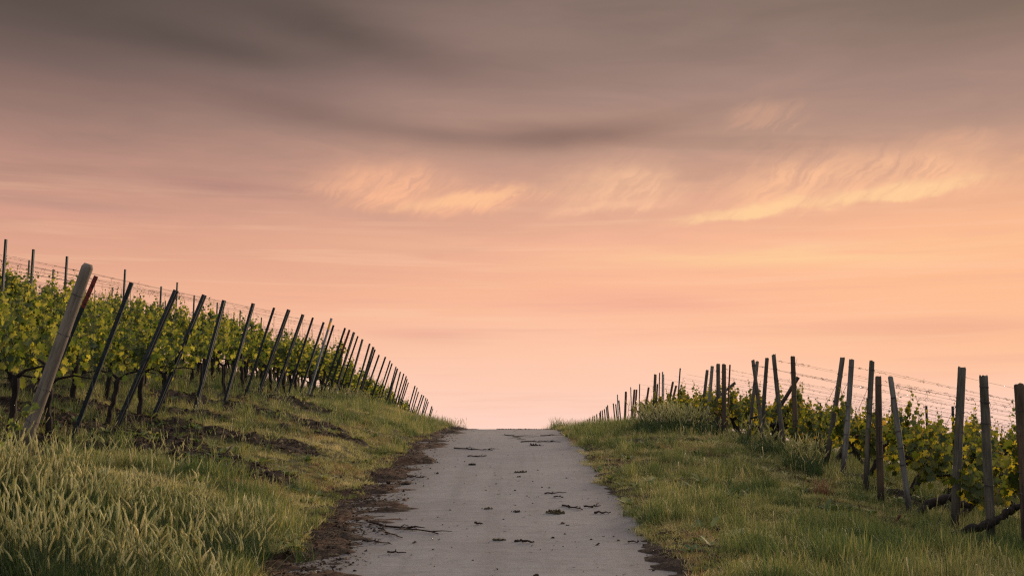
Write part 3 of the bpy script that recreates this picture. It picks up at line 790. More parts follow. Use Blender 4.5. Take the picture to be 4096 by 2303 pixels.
def wood_post(L, r0, r1, top='flat', bend=.0, wob=.02, n=12, chips=True):
    mb = MB(); pts = []; rad = []
    m = 12
    bx, by = random.uniform(-1, 1) * bend, random.uniform(-1, 1) * bend
    for k in range(m + 1):
        t = k / m; z = -.3 + (L + .3) * t
        pts.append((bx * math.sin(t * 3.1), by * math.sin(t * 3.1), z)); rad.append(r0 + (r1 - r0) * t + random.uniform(-1, 1) * .02 * r0)
    if top == 'chamfer':
        pts[-1] = (pts[-1][0], pts[-1][1], L - .045); pts.append((pts[-1][0], pts[-1][1], L)); rad.append(r1 * .72)
    else:
        pts[-1] = (pts[-1][0], pts[-1][1], L - .012); pts.append((pts[-1][0], pts[-1][1], L)); rad.append(r1 * .9)
    mb.tube(pts, rad, n, True, wob)
    if top != 'chamfer':                      # uneven weathered end
        k = len(mb.V) - n
        for j in range(n): mb.V[k + j] = mb.V[k + j] + Vector((0, 0, random.uniform(-.02, .012)))
    return mb
def loop_wire(r, z, tilt=.15, turns=2.3):
    mb = MB(); a0 = random.uniform(0, 6)
    pts = []
    for k in range(int(turns * 12) + 1):
        a = a0 + k / 12 * 6.283
        pts.append((r * math.cos(a), r * math.sin(a), z + tilt * r * math.sin(a + 1) + .006 * k / 12))
    pts.append((pts[-1][0] * 1.25, pts[-1][1] * 1.25, pts[-1][2] - .05))
    mb.tube(pts, .0028, 4)
    return mb
def post_thing(name, foot, top, r0, r1, mat, label, group, ties=(), style='flat', bend=.01):
    e = empty(name, foot, label, 'post', group); L = align(e, foot, top)
    obj('timber', wood_post(L, r0, r1, style, bend).mesh('timber', mat), e)
    for f_ in ties:
        z = L * f_; obj('wire_tie', loop_wire(r0 + (r1 - r0) * f_ + .002, z).mesh('wire_tie', M['wire']), e)
    return e
wf = place(23.3, 420.8, 13.15); wf.z = gz1(wf.x, wf.y); wt = place(88.6, 263.5, 13.1)
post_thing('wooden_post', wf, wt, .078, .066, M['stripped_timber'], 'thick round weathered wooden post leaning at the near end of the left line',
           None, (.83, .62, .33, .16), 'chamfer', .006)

# vertical steel posts inside the left rows
GI_ = 'upright steel posts inside the left vine rows'
def place_x(px, py, X):
    u = (px - 512) / FPX; v = (287.5 - py) / FPX; bb = _cp - v * _sp
    return place(px, py, X * bb / u)
for line, X0, tops in ((0, -9.5, [(7, 239), (34.5, 249), (68, 256), (126, 269), (162, 286), (178, 282), (195, 295), (218, 302), (241, 310), (262, 317), (283, 325)]),
                       (1, -14.3, [(30, 260), (54, 269), (113, 287), (141, 295), (166, 300)])):
    for px_i, py_i in tops:
        t = place_x(px_i, py_i, X0); f = Vector((t.x - .03, t.y, gz1(t.x, t.y)))
        o = obj('row_post', steel_profile((t - f).length, .056, .038, holes=True).mesh('row_post', [M['steel'], M['red']], False)); align(o, f, t)
        i = min(range(len(LEFT)), key=lambda k: abs(LEFT[k][0] - t.y))
        tag(o, '%s upright steel post in the %s' % (ORD[line + 1], row_name(i)), 'post', GI_)

# right bank: posts measured one by one (foot px, top px, distance)
def z3(x, y): return ((2100 + x / 2.576) / 4, (1350 + y / 2.576) / 4)
def z4(x, y): return ((2900 + x / 1.93) / 4, (1350 + y / 1.93) / 4)
def z5(x, y): return ((3396 + x / 1.603) / 4, (1400 + y / 1.603) / 4)
GR_ = 'old timber posts along the right bank'
RP = [  # top px, foot px, distance, radius, material, label
    (z5(1090, 215), z5(1150, 1370), 10.8, .050, 'brown_timber', 'stout brown post nearest the camera at the right picture edge'),
    (z5(862, 160), z5(920, 1330), 11.62, .046, 'grey_timber', 'grey round post behind the thick vine branch lying low in the grass'),
    (z5(725, 105), z5(680, 1150), 12.56, .047, 'grey_timber', 'tall flat-topped grey post with spiral anchor in the grass before it'),
    (z5(265, 167), z5(390, 1060), 13.97, .034, 'pale_timber', 'thin bleached post leaning left beside a short brown post'),
    (z5(188, 167), z5(210, 1000), 15.0, .044, 'brown_timber', 'short dark brown post between a tall grey and a thin bleached one'),
    (z4(1135, 178), z4(1090, 1220), 15.65, .038, 'grey_timber', 'tall mossy grey post just left of the short dark brown one'),
    (z4(978, 165), z4(905, 1100), 16.76, .040, 'pale_timber', 'silvery two-toned post with a pale lower half and dark foot'),
    (z4(908, 150), z4(770, 960), 17.66, .040, 'grey_timber', 'grey post leaning right beside the silvery two-toned post'),
    (z4(523, 143), z4(550, 930), 19.43, .043, 'brown_timber', 'upright brown post crossed behind by a slanting brace'),
    (z4(375, 125), z4(460, 850), 20.23, .040, 'grey_timber', 'tall grey post leaning left, just left of the braced brown one'),
    (z4(325, 155), z4(285, 790), 22.05, .039, 'grey_timber', 'grey post leaning right behind the crossed pair of posts'),
    (z4(215, 170), z4(300, 850), 21.90, .036, 'grey_timber', 'front post of the crossed pair, leaning left at the top'),
    (z4(250, 178), z4(180, 835), 23.34, .037, 'grey_timber', 'rear post of the crossed pair, leaning right at the top'),
    (z3(2050, 270), z3(2050, 1040), 26.0, .052, 'brown_timber', 'straight rust-brown post right of a grey post, over bent anchor rods'),
    (z3(1990, 267), z3(1990, 980), 26.65, .048, 'grey_timber', 'straight grey post touching the rust-brown post on its left'),
    (z3(1930, 290), z3(1865, 830), 28.34, .044, 'pale_timber', 'pale post leaning right, just left of the straight grey one'),
    (z3(1878, 330), z3(1800, 840), 29.29, .042, 'grey_timber', 'lower grey post leaning right at the left of the middle cluster'),
    (z3(1343, 373), z3(1320, 820), 38.2, .050, 'brown_timber', 'thick brown post rising above the grass mound on the right'),
    (z3(1040, 552), z3(1025, 800), 50.9, .055, 'brown_timber', 'lone brown post left of a whitish steel stake on the skyline'),
    (z3(1128, 530), z3(1100, 790), 47.8, .046, 'brown_timber', 'left one of two touching brown posts on the skyline'),
    (z3(1150, 530), z3(1125, 790), 47.0, .040, 'brown_timber', 'right one of two touching brown posts on the skyline'),
]
for tp, fp, D, r, mt, lab in RP:
    f = place(*fp, D); t = place(*tp, D)
    f.z = gz1(f.x, f.y)
    near = D < 24
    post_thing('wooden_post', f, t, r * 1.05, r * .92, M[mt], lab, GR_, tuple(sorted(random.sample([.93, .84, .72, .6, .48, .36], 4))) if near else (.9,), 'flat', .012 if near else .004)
def slim(tp, fp, D, r, mat, label, name='steel_stake', cat='stake', lift=0.0):
    f = place(*fp, D); t = place(*tp, D); f.z = gz1(f.x, f.y) if not lift else f.z
    mb = MB(); L = (t - f).length; mb.tube([(0, 0, -.2), (0, 0, L * .5), (0, 0, L)], r, 6)
    o = obj(name, mb.mesh(name, mat, False)); align(o, f, t); tag(o, label, cat, 'stakes along the right bank'); return o
slim(z3(1600, 310), z3(1552, 790), 35.0, .024, M['steel'], 'tallest thin steel stake standing alone in the gap between post clusters')
slim(z3(1387, 358), z3(1375, 800), 39.0, .022, M['steel'], 'thin grey stake just right of the thick brown post on the mound')
slim(z3(1418, 348), z3(1412, 800), 38.2, .026, M['galv'], 'bright galvanised stake above the right grass mound')
slim(z3(1430, 373), z3(1428, 800), 39.4, .018, M['steel'], 'dark thin stake hidden close behind the bright galvanised stake')
slim(z3(1182, 473), z3(1170, 790), 45.1, .024, M['steel'], 'slender steel stake right of the two touching brown posts')
slim(z3(1090, 505), z3(1100, 800), 47.9, .026, M['galv'], 'whitish steel stake left of the two touching brown posts')
slim(z3(953, 582), z3(965, 800), 53.7, .030, M['galv'], 'whitish stake crossed by a leaning dark one far along the bank')
slim(z3(1275, 507), z3(1215, 760), 43.3, .042, M['brown_timber'], 'broken timber strut leaning right with a nail in its tip', 'leaning_strut', 'strut')
slim(z3(1525, 450), z3(1440, 760), 38.0, .040, M['brown_timber'], 'upper of two parallel slanting struts behind the grass mound', 'leaning_strut', 'strut')
slim(z3(1558, 490), z3(1455, 780), 37.5, .038, M['brown_timber'], 'lower of two parallel slanting struts behind the grass mound', 'leaning_strut', 'strut')
slim(z3(1365, 472), z3(1340, 800), 39.3, .032, M['brown_timber'], 'short strut peeping out behind the thick brown mound post', 'leaning_strut', 'strut')
slim(z3(2165, 460), z3(1900, 680), 27.6, .036, M['grey_timber'], 'steep grey brace slanting behind the straight grey and rust-brown posts', 'leaning_strut', 'strut', 1)
slim(z4(565, 303), z4(440, 505), 20.9, .038, M['brown_timber'], 'brown brace slanting up to the right behind the upright brown post', 'leaning_strut', 'strut', 1)
slim(z3(2112, 275), z3(2070, 640), 27.2, .022, M['rust'], 'dark rusty angle iron leaning right behind the rust-brown post', 'angle_iron', 'stake')
far = [(645, 835), (668, 825), (697, 808), (713, 800), (738, 782), (769, 768), (777, 750), (796, 742), (818, 730), (838, 708), (850, 690), (910, 672), (935, 680), (967, 640)]
fd = [76, 74, 71.5, 70, 67.5, 65, 64, 62, 60.5, 59.5, 58, 55.2, 54, 52]
for i, ((x, y), D) in enumerate(zip(far, fd)):
    tp = z3(x, y); t = place(*tp, D); fp = z3(x + (4 if i < 4 else 16 if i < 8 else 26), y + 100)
    f = place(*fp, D); f.z = gz1(f.x, f.y)
    mb = MB(); L = (t - f).length; mb.tube([(0, 0, -.2), (0, 0, L * .5), (0, 0, L)], .034, 6)
    o = obj('far_post', mb.mesh('far_post', M['steel'], False)); align(o, f, t)
    tag(o, 'far end post leaning left, %s of the shrinking line from its far tip' % ORD[i + 1], 'post', 'far leaning posts down the right bank')

# ------------------------------------------------------------------ grape vines
LEAF = [(0, 0), (.20, -.17), (.42, -.10), (.38, .12), (.60, .30), (.36, .40), (.37, .62), (.16, .64), (0, 1.0),
        (-.16, .64), (-.37, .62), (-.36, .40), (-.60, .30), (-.38, .12), (-.42, -.10), (-.20, -.17)]
def add_leaf(mb, p, tip, nrm, s, a):
    tip = tip.normalized(); x = tip.cross(nrm)
    x = x.normalized() if x.length > 1e-4 else tip.orthogonal().normalized()
    n = x.cross(tip); b = len(mb.V); fold = random.uniform(.05, .35); dr = random.uniform(-.1, .3)
    for u, v in LEAF + [(0, .28)]:
        z = fold * abs(u) - dr * (v - .3) ** 2 + random.uniform(-.03, .03)
        mb.V.append(p + (x * u + tip * v + n * z) * s)
    c = b + len(LEAF)
    for k in range(len(LEAF)): mb.f([b + k, b + (k + 1) % len(LEAF), c], 0, a)
def foliage(half, z0, zt0, zt1, nsh, leaf, dens=.055, wy=.10, low=0):
    mb = MB()
    for s in range(nsh):
        x = random.uniform(-half, half); y = random.gauss(0, .05); z = z0 + random.uniform(-.05, .12)
        H = zt0 + (zt1 - zt0) * random.random() ** 1.7 - z; n = max(5, int(H / dens)); p = Vector((x, y, z)); pts = [p.copy()]
        d = Vector((random.uniform(-.35, .35), random.uniform(-.3, .3), 1))
        for k in range(n):
            t = k / n
            d = (d + Vector((random.uniform(-.12, .12), random.uniform(-.12, .12) - .06 * (p.y / max(wy, .01)), .05))).normalized()
            p = p + d * dens * 1.0; pts.append(p.copy())
            sz = leaf * (1 - .78 * max(0, (t - .45) / .55)) * random.uniform(.65, 1.15)
            for q in range(2 if t < .7 else 1):
                sg = random.choice((-1, 1))
                out = Vector((random.gauss(0, .6), sg * random.uniform(.4, 1.2), random.uniform(-.15, .5)))
                pet = out.normalized() * random.uniform(.35, 1.0) * sz
                nrm = (Vector((random.gauss(0, .35), sg * 1.0, random.uniform(.1, .9)))).normalized()
                tip = Vector((random.gauss(0, .45), sg * .25, -random.uniform(.2, 1.0))) if t < .8 else Vector((random.gauss(0, .5), sg * .5, random.uniform(-.3, .7)))
                add_leaf(mb, p + pet, tip, nrm, sz, random.random())
        mb.tube(pts, [.0040 * (1 - .7 * k / len(pts)) for k in range(len(pts))], 3, False, 0, 1)
        for k in range(3):                   # young tendrils at the tip
            a = pts[-1 - k]; mb.tube([a, a + Vector((random.uniform(-.05, .05), random.uniform(-.03, .03), random.uniform(.01, .08)))], .0014, 3, False, 0, 1)
    for s in range(low):                     # leaves hanging from the arm
        sg = random.choice((-1, 1))
        add_leaf(mb, Vector((random.uniform(-half, half), sg * random.uniform(.02, wy), z0 + random.uniform(-.14, .1))),
                 Vector((random.gauss(0, .4), 0, -1)), Vector((random.gauss(0, .3), sg, .4)), leaf * random.uniform(.6, 1.1), random.random())
    return mb
def trunk_left():
    mb = MB(); pts = []; x, y = 0, 0; h = random.uniform(.62, .76); dx = random.uniform(-.16, .16)
    for k in range(9):
        t = k / 8; pts.append((dx * t + random.uniform(-.015, .015), random.uniform(-.015, .015), -.08 + (h + .08) * t))
    mb.tube(pts, [.058, .047, .041, .038, .04, .037, .041, .05, .045], 8, True, .16)
    e = Vector(pts[-1])
    for sg in (-1, 1):
        q = [e + Vector((0, 0, -.03)), e + Vector((sg * .12, 0, .06)), e + Vector((sg * .32, .01, .10)), e + Vector((sg * .55, 0, .06))]
        mb.tube(q, [.030, .019, .012, .008], 6, True, .15)
    return mb
def trunk_right():
    mb = MB(); sg = random.choice((-1, 1)); pts = []; n = 12
    run = random.uniform(.12, .45) * sg
    for k in range(n + 1):
        t = k / n
        pts.append((run * t + .06 * math.sin(t * 7 + sg) * t, .05 * math.sin(t * 5 + sg * 2), -.10 + (.58) * t ** (1.1) + .03 * math.sin(t * 9)))
    mb.tube(pts, [.050 - .020 * k / n + (.014 if k in (4, 8, 12) else 0) + random.uniform(-.004, .006) for k in range(n + 1)], 8, True, .2)
    e = Vector(pts[-1])
    for s2 in (-1, 1, sg):
        q = [e - Vector((0, 0, .03)), e + Vector((s2 * .13, random.uniform(-.05, .05), .05)), e + Vector((s2 * .3, 0, .13)), e + Vector((s2 * random.uniform(.4, .55), 0, .10))]
        mb.tube(q, [.038, .026, .018, .009], 6, True, .2)
    return mb
def make_vine(kind):
    e = empty('grapevine', (0, 0, 0), 'x', 'grapevine')
    if kind == 'l':
        obj('trunk', trunk_left().mesh('trunk', M['vine_bark']), e)
        obj('foliage', foliage(.60, .78, random.uniform(1.0, 1.2), random.uniform(1.65, 1.95), random.randint(9, 15), .098, .056, .13, 9).mesh('foliage', [M['vine_leaf'], M['shoot']]), e)
    else:
        obj('trunk', trunk_right().mesh('trunk', M['vine_bark']), e)
        obj('foliage', foliage(.60, .50, .70, random.uniform(1.25, 1.5), 16, .100, .054, .14, 8).mesh('foliage', [M['old_vine_leaf'], M['shoot']]), e)
    return e
VL = [make_vine('l') for _ in range(9)]; VR = [make_vine('r') for _ in range(6)]
used = set()
def put_vine(pool, k, x, y, label, group, s=1.0):
    src = pool[k % len(pool)]
    if id(src) in used: o = copy_tree(src)
    else: o = src; used.add(id(src))
    o.location = (x, y, gz1(x, y)); o.rotation_euler = (0, 0, random.choice((0, math.pi)) + random.uniform(-.15, .15))
    q = s * random.uniform(.86, 1.12); o.scale = (random.uniform(.95, 1.1), random.uniform(.95, 1.15), q)
    o['label'] = label; o['group'] = group
    return o
c = 0
for i, (y, zt) in enumerate(LEFT):
    xe = -(.455 * y + 1.0); x = -5.95; j = 1
    if 28 < y <= 36: xe = max(xe, -15.0)
    elif y > 36: xe = max(xe, -11.0)
    if y > 46: xe = -7.2
    while x > xe and c < 220:
        yy = y + random.uniform(-.06, .06)
        jn = ORD[j] if j <= 20 else 'last'
        put_vine(VL, random.randint(0, 99), x, yy, '%s vine from the road in the %s' % (jn, row_name(i)), 'grapevines on the left slope', 1.0 if y < 40 else .9)
        x -= random.uniform(.92, 1.12); j += 1; c += 1
ROWR = [9.6, 10.9, 12.4, 14.1, 15.7, 17.3, 19.4, 21.0, 22.6, 24.3, 26.3, 28.5, 30.4, 32.6, 35.0, 38.0, 41.0, 44.5]
RN = ['row nearest the camera', 'row of the stout brown edge post', 'row of the tall flat-topped grey post', 'row of the thin bleached post', 'row of the tall mossy grey post',
      'row of the silvery two-toned post', 'row of the upright braced brown post', 'row of the post left of the braced one', 'row of the front crossed post', 'row of the rear crossed post',
      'row of the straight rust-brown post', 'row of the pale leaning post', 'row of the lower grey leaning post', 'row just beyond the middle post cluster',
      'row of the tallest thin stake', 'row of the thick brown mound post', 'row of the broken timber strut', 'row of the slender skyline stake']
for i, y in enumerate(ROWR):
    x = 5.15 + random.uniform(0, .3); xe = min(.455 * y + 1.1, 15.5); j = 1
    while x < xe:
        put_vine(VR, random.randint(0, 99), x, y + random.uniform(-.08, .08), '%s gnarled vine from the road, %s' % (ORD[j], RN[i]), 'gnarled grapevines on the right slope')
        x += random.uniform(.95, 1.15); j += 1
# upright posts inside the right rows
for i, y in enumerate(ROWR):
    if 9.4 > .455 * y + .4: continue
    x = 9.45 + random.uniform(-.1, .1); h = random.uniform(1.55, 1.75); f = Vector((x, y, gz1(x, y)))
    L = h; o = obj('row_post', steel_profile(L, .05, .038).mesh('row_post', [M['steel'], M['red']], False)); align(o, f, f + Vector((random.uniform(-.06, .06), 0, h)))
    tag(o, 'short upright steel post, %s' % RN[i].replace('row', 'right row', 1), 'post', 'upright steel posts inside the right vine rows')

def knob(P, rad):
    """resample a branch finely and roughen its thickness"""
    Q = []; r = []
    for k in range(len(P) - 1):
        for j in range(4):
            t = j / 4; Q.append(P[k].lerp(P[k + 1], t) + Vector((random.gauss(0, .006), random.gauss(0, .006), random.gauss(0, .008))))
            r.append((rad[k] * (1 - t) + rad[k + 1] * t) * random.uniform(.78, 1.25))
    return Q + [P[-1]], r + [rad[-1]]
# thick old vine branch lying low in front of the grey post
mb = MB()
a = place(*z5(545, 1240), 11.5); pts = [(550, 1235), (640, 1195), (760, 1150), (850, 1125), (905, 1110), (960, 1080), (1000, 1040), (1060, 1005), (1122, 985)]
P_ = [place(*z5(*q), 11.45 + .02 * k) for k, q in enumerate(pts)]
P_[0].z = gz1(P_[0].x, P_[0].y) - .02
mb.tube(*knob([q - P_[0] for q in P_], [.042, .045, .036, .042, .034, .038, .034, .030, .026]), 9, True, .18)
t = obj('vine_branch', mb.mesh('vine_branch', M['vine_bark'])); t.location = P_[0]
tag(t, 'thick dark old vine branch reaching low over the grass past a grey post', 'vine branch')
mb = MB(); pts = [(370, 1075), (440, 1040), (510, 985), (580, 960), (640, 940), (720, 985), (800, 975), (880, 900)]
P_ = [place(*z5(*q), 13.2 + .02 * k) for k, q in enumerate(pts)]
P_[0].z = gz1(P_[0].x, P_[0].y) - .02
mb.tube(*knob([q - P_[0] for q in P_], [.042, .040, .046, .040, .044, .042, .036, .026]), 9, True, .18)
t = obj('vine_branch', mb.mesh('vine_branch', M['vine_bark'])); t.location = P_[0]
tag(t, 'gnarled vine branch winding from the foot of the thin bleached post', 'vine branch')

# ------------------------------------------------------------------ trellis wires
def wire_obj(pts, r, label, group, tendrils=0.0, name='trellis_wire'):
    mb = MB(); P0 = Vector(pts[0]); W = []
    for a, b in zip(pts[:-1], pts[1:]):
        a, b = Vector(a), Vector(b); n = max(3, int((b - a).length / .5)); sag = .012 * (b - a).length
        for k in range(n):
            t = k / n; W.append(a.lerp(b, t) - Vector((0, 0, sag * 4 * t * (1 - t) * .25)) - P0)
    W.append(Vector(pts[-1]) - P0)
    mb.tube(W, r, 3, False)
    if tendrils > 0:
        tb = mb
        for a, b in zip(W[:-1], W[1:]):
            L = (b - a).length; k = int(L * 22 * tendrils)
            if random.random() < .5: k = int(k * .15)
            for _ in range(k):
                p = a.lerp(b, random.random()); q = [p]; ang = random.uniform(0, 6); rr = random.uniform(.008, .019)
                ax = (b - a).normalized()
                for s in range(5):
                    ang += 1.1; q.append(p + ax * (.010 * s) + Vector((0, math.cos(ang), math.sin(ang))) * rr)
                if random.random() < .12: q.append(q[-1] + Vector((random.uniform(-.05, .05), 0, random.uniform(-.12, .08))))
                tb.tube(q, .0022, 3, False, 0, 1)
    o = obj(name, mb.mesh(name, [M['wire'], M['tendril']])); o.location = P0; tag(o, label, 'wire', group)
    return o
HN = ['lowest', 'lower middle', 'upper middle', 'top']
for i, (y, zt) in enumerate(LEFT):
    f, t = FOOTS[i]
    if y > 56: hs = [(.97, 1.98, 3)]
    else: hs = [(.38, .74, 0), (.58, 1.15, 1), (.77, 1.55, 2), (.95, 1.95, 3)]
    for fr, h, k in hs:
        a = f.lerp(t, fr); xe = -(.455 * y + 1.0); pts = [a]
        for X in (-9.5, -14.3, -19):
            pts.append(Vector((X, y, gz1(X, y) + h)))
            if X < xe: break
        if y > 34: pts = pts[:2]
        wire_obj(pts, .0019, '%s wire of the %s' % (HN[k], row_name(i)), 'trellis wires on the left slope', .35 if (k in (2, 3) and y < 40 and i % 3 != 1) else 0)
HR = ['lowest', 'second lowest', 'middle', 'second highest', 'highest']
RPOST = {1: 0, 2: 2, 3: 3, 4: 5, 5: 6, 6: 8, 7: 9, 8: 11, 9: 12, 10: 13, 11: 15, 12: 16, 15: 17}
for i, y in enumerate(ROWR):
    if i in RPOST:
        tp, fp, D = RP[RPOST[i]][:3]; ft = place(*fp, D); tt = place(*tp, D); ft.z = gz1(ft.x, ft.y)
    else:
        if i not in (13, 14, 16, 17): continue
        ft = Vector((4.9, y, gz1(4.9, y))); tt = ft + Vector((.1, 0, 1.65))
    for k, fr in enumerate((.36, .52, .70, .84, .94)):
        a = ft.lerp(tt, fr); h = fr * 1.68; pts = [a]; xe = .455 * y + 1.0
        for X in (9.45, 14.0, 18.5):
            pts.append(Vector((X, y, gz1(X, y) + h)))
            if X > xe: break
        wire_obj(pts, 0.0016 if y < 30 else .0024, '%s wire, %s' % (HR[k], RN[i]), 'trellis wires on the right slope', {4: .7, 3: .35, 2: .15}.get(k, 0) if y < 31 else 0)
# guy wires
GW = 'guy wires of the end posts'
for i in range(0, 13):
    f, t = FOOTS[i]; a = f.lerp(t, .95); b = Vector((t.x + .05, t.y - .12, gz1(t.x + .05, t.y - .12)))
    wire_obj([a, b], .0026, 'slack guy wire hanging from the %s' % ('nearer red-topped leaning post' if i == 0 else '%s dark leaning steel post' % ORD[i]), GW, 0, 'guy_wire')
anchors = []
for n_, (k, fr, ex, ey) in enumerate([(0, .75, -.45, .0), (1, .78, -.62, -.05), (2, .82, -.72, -.2), (5, .85, -.6, -.1), (6, .85, -.55, 0), (7, .8, -.5, 0), (8, .8, -.5, 0), (11, .8, -.5, 0), (13, .75, -.5, 0), (16, .8, -.6, 0)]):
    tp, fp, D, r, mt, lab = RP[k]; ft = place(*fp, D); tt = place(*tp, D); ft.z = gz1(ft.x, ft.y)
    a = ft.lerp(tt, fr); b = Vector((ft.x + ex, ft.y + ey, 0)); b.z = gz1(b.x, b.y) + .05
    wire_obj([a, b], .0030, 'slanting guy wire from the ' + ' '.join(lab.split()[:7]), GW, .25 if D < 18 else 0, 'guy_wire')
    anchors.append((b, lab))
for b, lab in anchors[:3] + [anchors[8]]:
    mb = MB(); q = [Vector((-.10, 0, -.10)), Vector((0, 0, 0))]
    for s in range(14):
        a = s * .5; q.append(Vector((.035 + .04 * math.cos(math.pi - a), 0, .045 + .04 * math.sin(a - 1.3))))
    mb.tube(q, .008, 6)
    o = obj('ground_anchor', mb.mesh('ground_anchor', M['rust'])); o.location = b
    tag(o, 'iron loop anchor in the grass for the ' + ' '.join(lab.split()[:7]), 'ground anchor')

# ------------------------------------------------------------------ things lying on the road
def z7(x, y): return ((1200 + x / 1.717) / 4, (1650 + y / 1.717) / 4)
def lay(x, y): return Vector((x, y, float(surf_z(np.array([x]), np.array([y]))[0])))
def twig(p0, p1, r, label, forks=2, name='fallen_twig'):
    a = lay(*on_road(*z7(*p0))); b = lay(*on_road(*z7(*p1))); d = b - a; L = d.length; s = Vector((-d.y, d.x, 0)).normalized()
    mb = MB(); n = 7
    P = [d * (k / n) + s * random.uniform(-.05, .05) * L * .7 + Vector((0, 0, r * .8 + random.uniform(0, .012))) for k in range(n + 1)]
    mb.tube(P, [r * (1 - .55 * k / n) for k in range(n + 1)], 6, True, .2)
    for k in range(forks):
        i = random.randint(2, n - 1); sg = random.choice((-1, 1)); q = P[i]; e = d.normalized() * random.uniform(.3, .9) + s * sg * random.uniform(.3, .9)
        l = L * random.uniform(.12, .28)
        mb.tube([q, q + e * l * .5 + Vector((0, 0, random.uniform(.005, .03))), q + e * l + Vector((0, 0, random.uniform(-.0, .02)))], [r * .55, r * .4, r * .2], 5, True, .2)
    o = obj(name, mb.mesh(name, M['twig'])); o.location = a
    return tag(o, label, 'twig', 'twigs lying on the road')
twig((470, 762), (965, 838), .012, 'long forked branch reaching from the left dirt onto the road', 9, 'fallen_branch')
twig((540, 800), (700, 868), .010, 'thin stick beneath the long forked branch at the left dirt', 3)
twig((600, 965), (730, 970), .009, 'straight stick poking from the left dirt nearest the camera', 1)
twig((430, 880), (620, 905), .009, 'stick half buried in the left dirt below the branch', 2)
twig((1525, 893), (1610, 897), .012, 'short thick twig right of the round soil clod on the near road', 0)
twig((1800, 640), (1945, 668), .012, 'forked twig above a straw patch on the right half of the road', 5)
twig((1950, 650), (2065, 645), .010, 'thin crooked twig pointing towards the right verge', 3)
twig((2020, 688), (2135, 690), .012, 'straight stick ending in the right verge dirt', 0)
twig((1680, 558), (1828, 552), .009, 'slender pale-ended twig lying across the middle right road', 1)
twig((1745, 578), (1805, 585), .008, 'tiny curled twig below the slender middle twig', 3)
twig((740, 440), (850, 450), .012, 'twig bundle sticking out of the left dirt halfway up', 3)
twig((2250, 890), (2330, 888), .008, 'small twig at the right road edge near the camera', 1)
twig((2420, 870), (2560, 852), .012, 'dark stick lying in the near right verge', 1)
twig((1200, 768), (1255, 770), .013, 'stubby bit of wood on the near left road', 0)
twig((1420, 150), (1530, 188), .010, 'crooked twig on the road just below the crest', 3)
twig((1650, 158), (1830, 152), .010, 'long twig near the right verge below the crest', 2)
twig((1060, 245), (1320, 262), .012, 'long ragged twig across the upper left road', 7)
twig((1150, 300), (1280, 304), .010, 'short ragged twig under the long upper left one', 5)
twig((1515, 202), (1790, 200), .012, 'flattened dark twig strip across the upper right road', 6)
def clod(p, s, label, flat=.6, mat='clod', n=9, name='soil_clod', cat='clod'):
    s *= .62
    c = lay(*on_road(*z7(*p))); mb = MB(); m = 6
    for k in range(n):
        q = Vector((random.gauss(0, .42), random.gauss(0, .32), 0)) * s; r = s * random.uniform(.2, .5)
        d = Vector((random.uniform(-1, 1), random.uniform(-1, 1), random.uniform(-.3, .3))).normalized() * r
        q.z = r * flat * .7
        mb.tube([q - d, q - d * .4, q + d * .4, q + d], [r * .35, r * .8 * flat, r * .75 * flat, r * .3], m, True, .25)
    o = obj(name, mb.mesh(name, M[mat], False)); o.location = c; return tag(o, label, cat, 'clods and scraps on the road')
clod((1490, 884), .055, 'round dark soil clod on the near middle road', .8, n=10)
clod((1372, 878), .085, 'ragged clump of roots and straw left of the round clod', .45, n=16, name='root_clump', cat='clump', mat='straw')
clod((1486, 682), .095, 'flat dark bark scrap in the middle of the road', .28, n=12, name='bark_scrap', cat='bark')
clod((1190, 359), .10, 'lumpy dark clod on the upper left road', .6, n=12)
clod((730, 490), .10, 'dark clod at the edge of the left dirt', .55, n=10)
clod((1510, 410), .13, 'loose straw and root clump on the upper middle road', .25, n=18, name='root_clump', cat='clump', mat='straw')
clod((1285, 660), .10, 'flat straw clump left of the bark scrap', .22, n=14, name='root_clump', cat='clump', mat='straw')
clod((1765, 690), .20, 'long flat straw patch on the right road', .12, n=26, name='root_clump', cat='clump', mat='straw')
clod((1618, 224), .17, 'flat dark patch of dung on the upper right road', .12, n=20, name='dung_patch', cat='dung')
clod((1500, 440), .06, 'small clod just below the upper straw clump', .5)
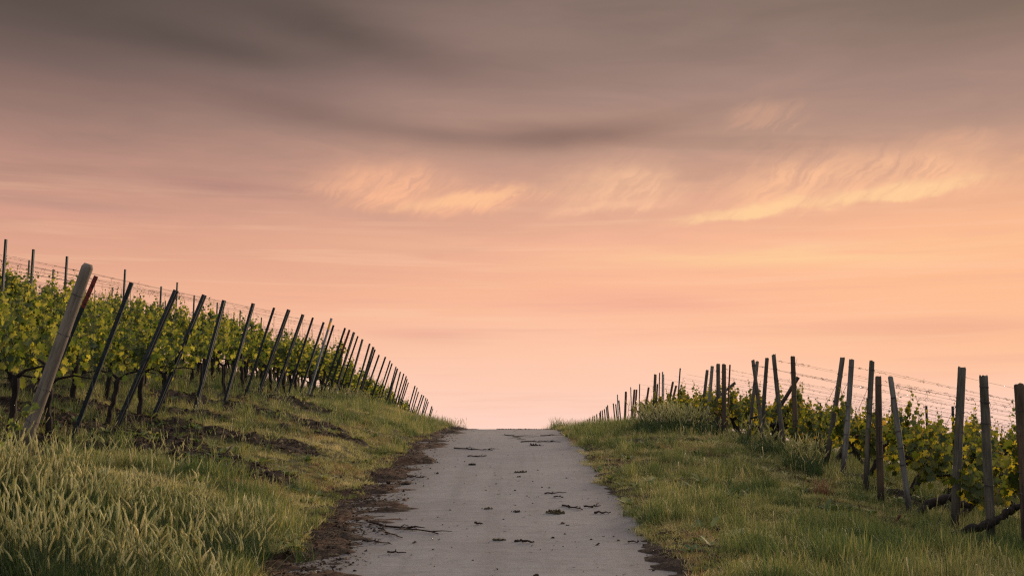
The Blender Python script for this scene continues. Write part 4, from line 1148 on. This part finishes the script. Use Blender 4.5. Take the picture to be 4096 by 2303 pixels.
for q, s, l in [((1070, 370), .03, 'pebble-sized crumb left of the lumpy upper clod'), ((950, 718), .022, 'tiny crumb right of the left dirt at mid road'),
                ((1400, 733), .024, 'small crumb below the bark scrap'), ((2083, 847), .02, 'crumb alone on the near right road'),
                ((1805, 918), .022, 'crumb right of the short thick twig'), ((1835, 773), .026, 'crumb below the long straw patch'),
                ((2360, 908), .03, 'crumb in front of the near right verge'), ((2430, 1080), .034, 'black crumb at the lower right road corner'),
                ((1710, 515), .03, 'crumb above the slender middle twig'), ((1835, 447), .036, 'crumb near the right verge at upper road'),
                ((1635, 393), .036, 'crumb right of the upper straw clump'), ((1350, 488), .035, 'dark scrap on the middle road'),
                ((1475, 535), .035, 'scrap with straw at the road centre'), ((955, 868), .018, 'tiny crumb below the forked branch'),
                ((375, 1085), .04, 'clod at the lower left road corner')]:
    clod(q, s, l, .7, n=5)

# ------------------------------------------------------------------ single plants
mb = MB(); rt = random.Random(3)
for k in range(150):
    a = random.uniform(0, 6.283); h = random.uniform(.12, .38); l = random.uniform(.2, 1.1)
    o_ = Vector((math.cos(a), math.sin(a), 0)); sd_ = Vector((-o_.y, o_.x, 0)) * .003; b = Vector((random.gauss(0, .06), random.gauss(0, .06), -.02))
    m1 = b + o_ * h * l * .35 + Vector((0, 0, h * .7)); e = b + o_ * h * l + Vector((0, 0, h * (1 - .4 * l)))
    mb.add([b - sd_, b + sd_, m1 + sd_ * .7, m1 - sd_ * .7, e], [(0, 1, 2, 3), (3, 2, 4)], 0, random.random())
t = obj('dry_tuft', mb.mesh('dry_tuft', M['russet'])); x, y = 4.05, 15.1; t.location = (x, y, gz1(x, y))
tag(t, 'dry reddish grass tuft glowing on the right bank before the posts', 'grass tuft')
# leafy shoot at the left edge
e = empty('vine_shoot', (-4.62, 10.2, gz1(-4.62, 10.2)), 'young leafy shoot with yellow-green leaves at the left edge above the barley', 'shoot')
mb = MB(); st = MB(); P_ = [Vector((-.05, 0, -.05)), Vector((.0, .02, .25)), Vector((.10, 0, .48)), Vector((.26, -.02, .66)), Vector((.38, 0, .78))]
st.tube(P_, [.008, .007, .006, .004, .003], 5)
for k in range(26):
    i = random.randint(0, 3); p_ = P_[i].lerp(P_[i + 1], random.random()) + Vector((random.gauss(0, .03), random.gauss(0, .03), 0)); s_ = random.uniform(.05, .11)
    add_leaf(mb, p_, Vector((random.gauss(0, .8), random.gauss(0, .5), -random.uniform(.1, .9))), Vector((random.gauss(0, .4), -1, .5)), s_, random.random())
obj('stem', st.mesh('stem', [M['shoot']]), e); obj('leaves', mb.mesh('leaves', [M['vine_leaf']]), e)
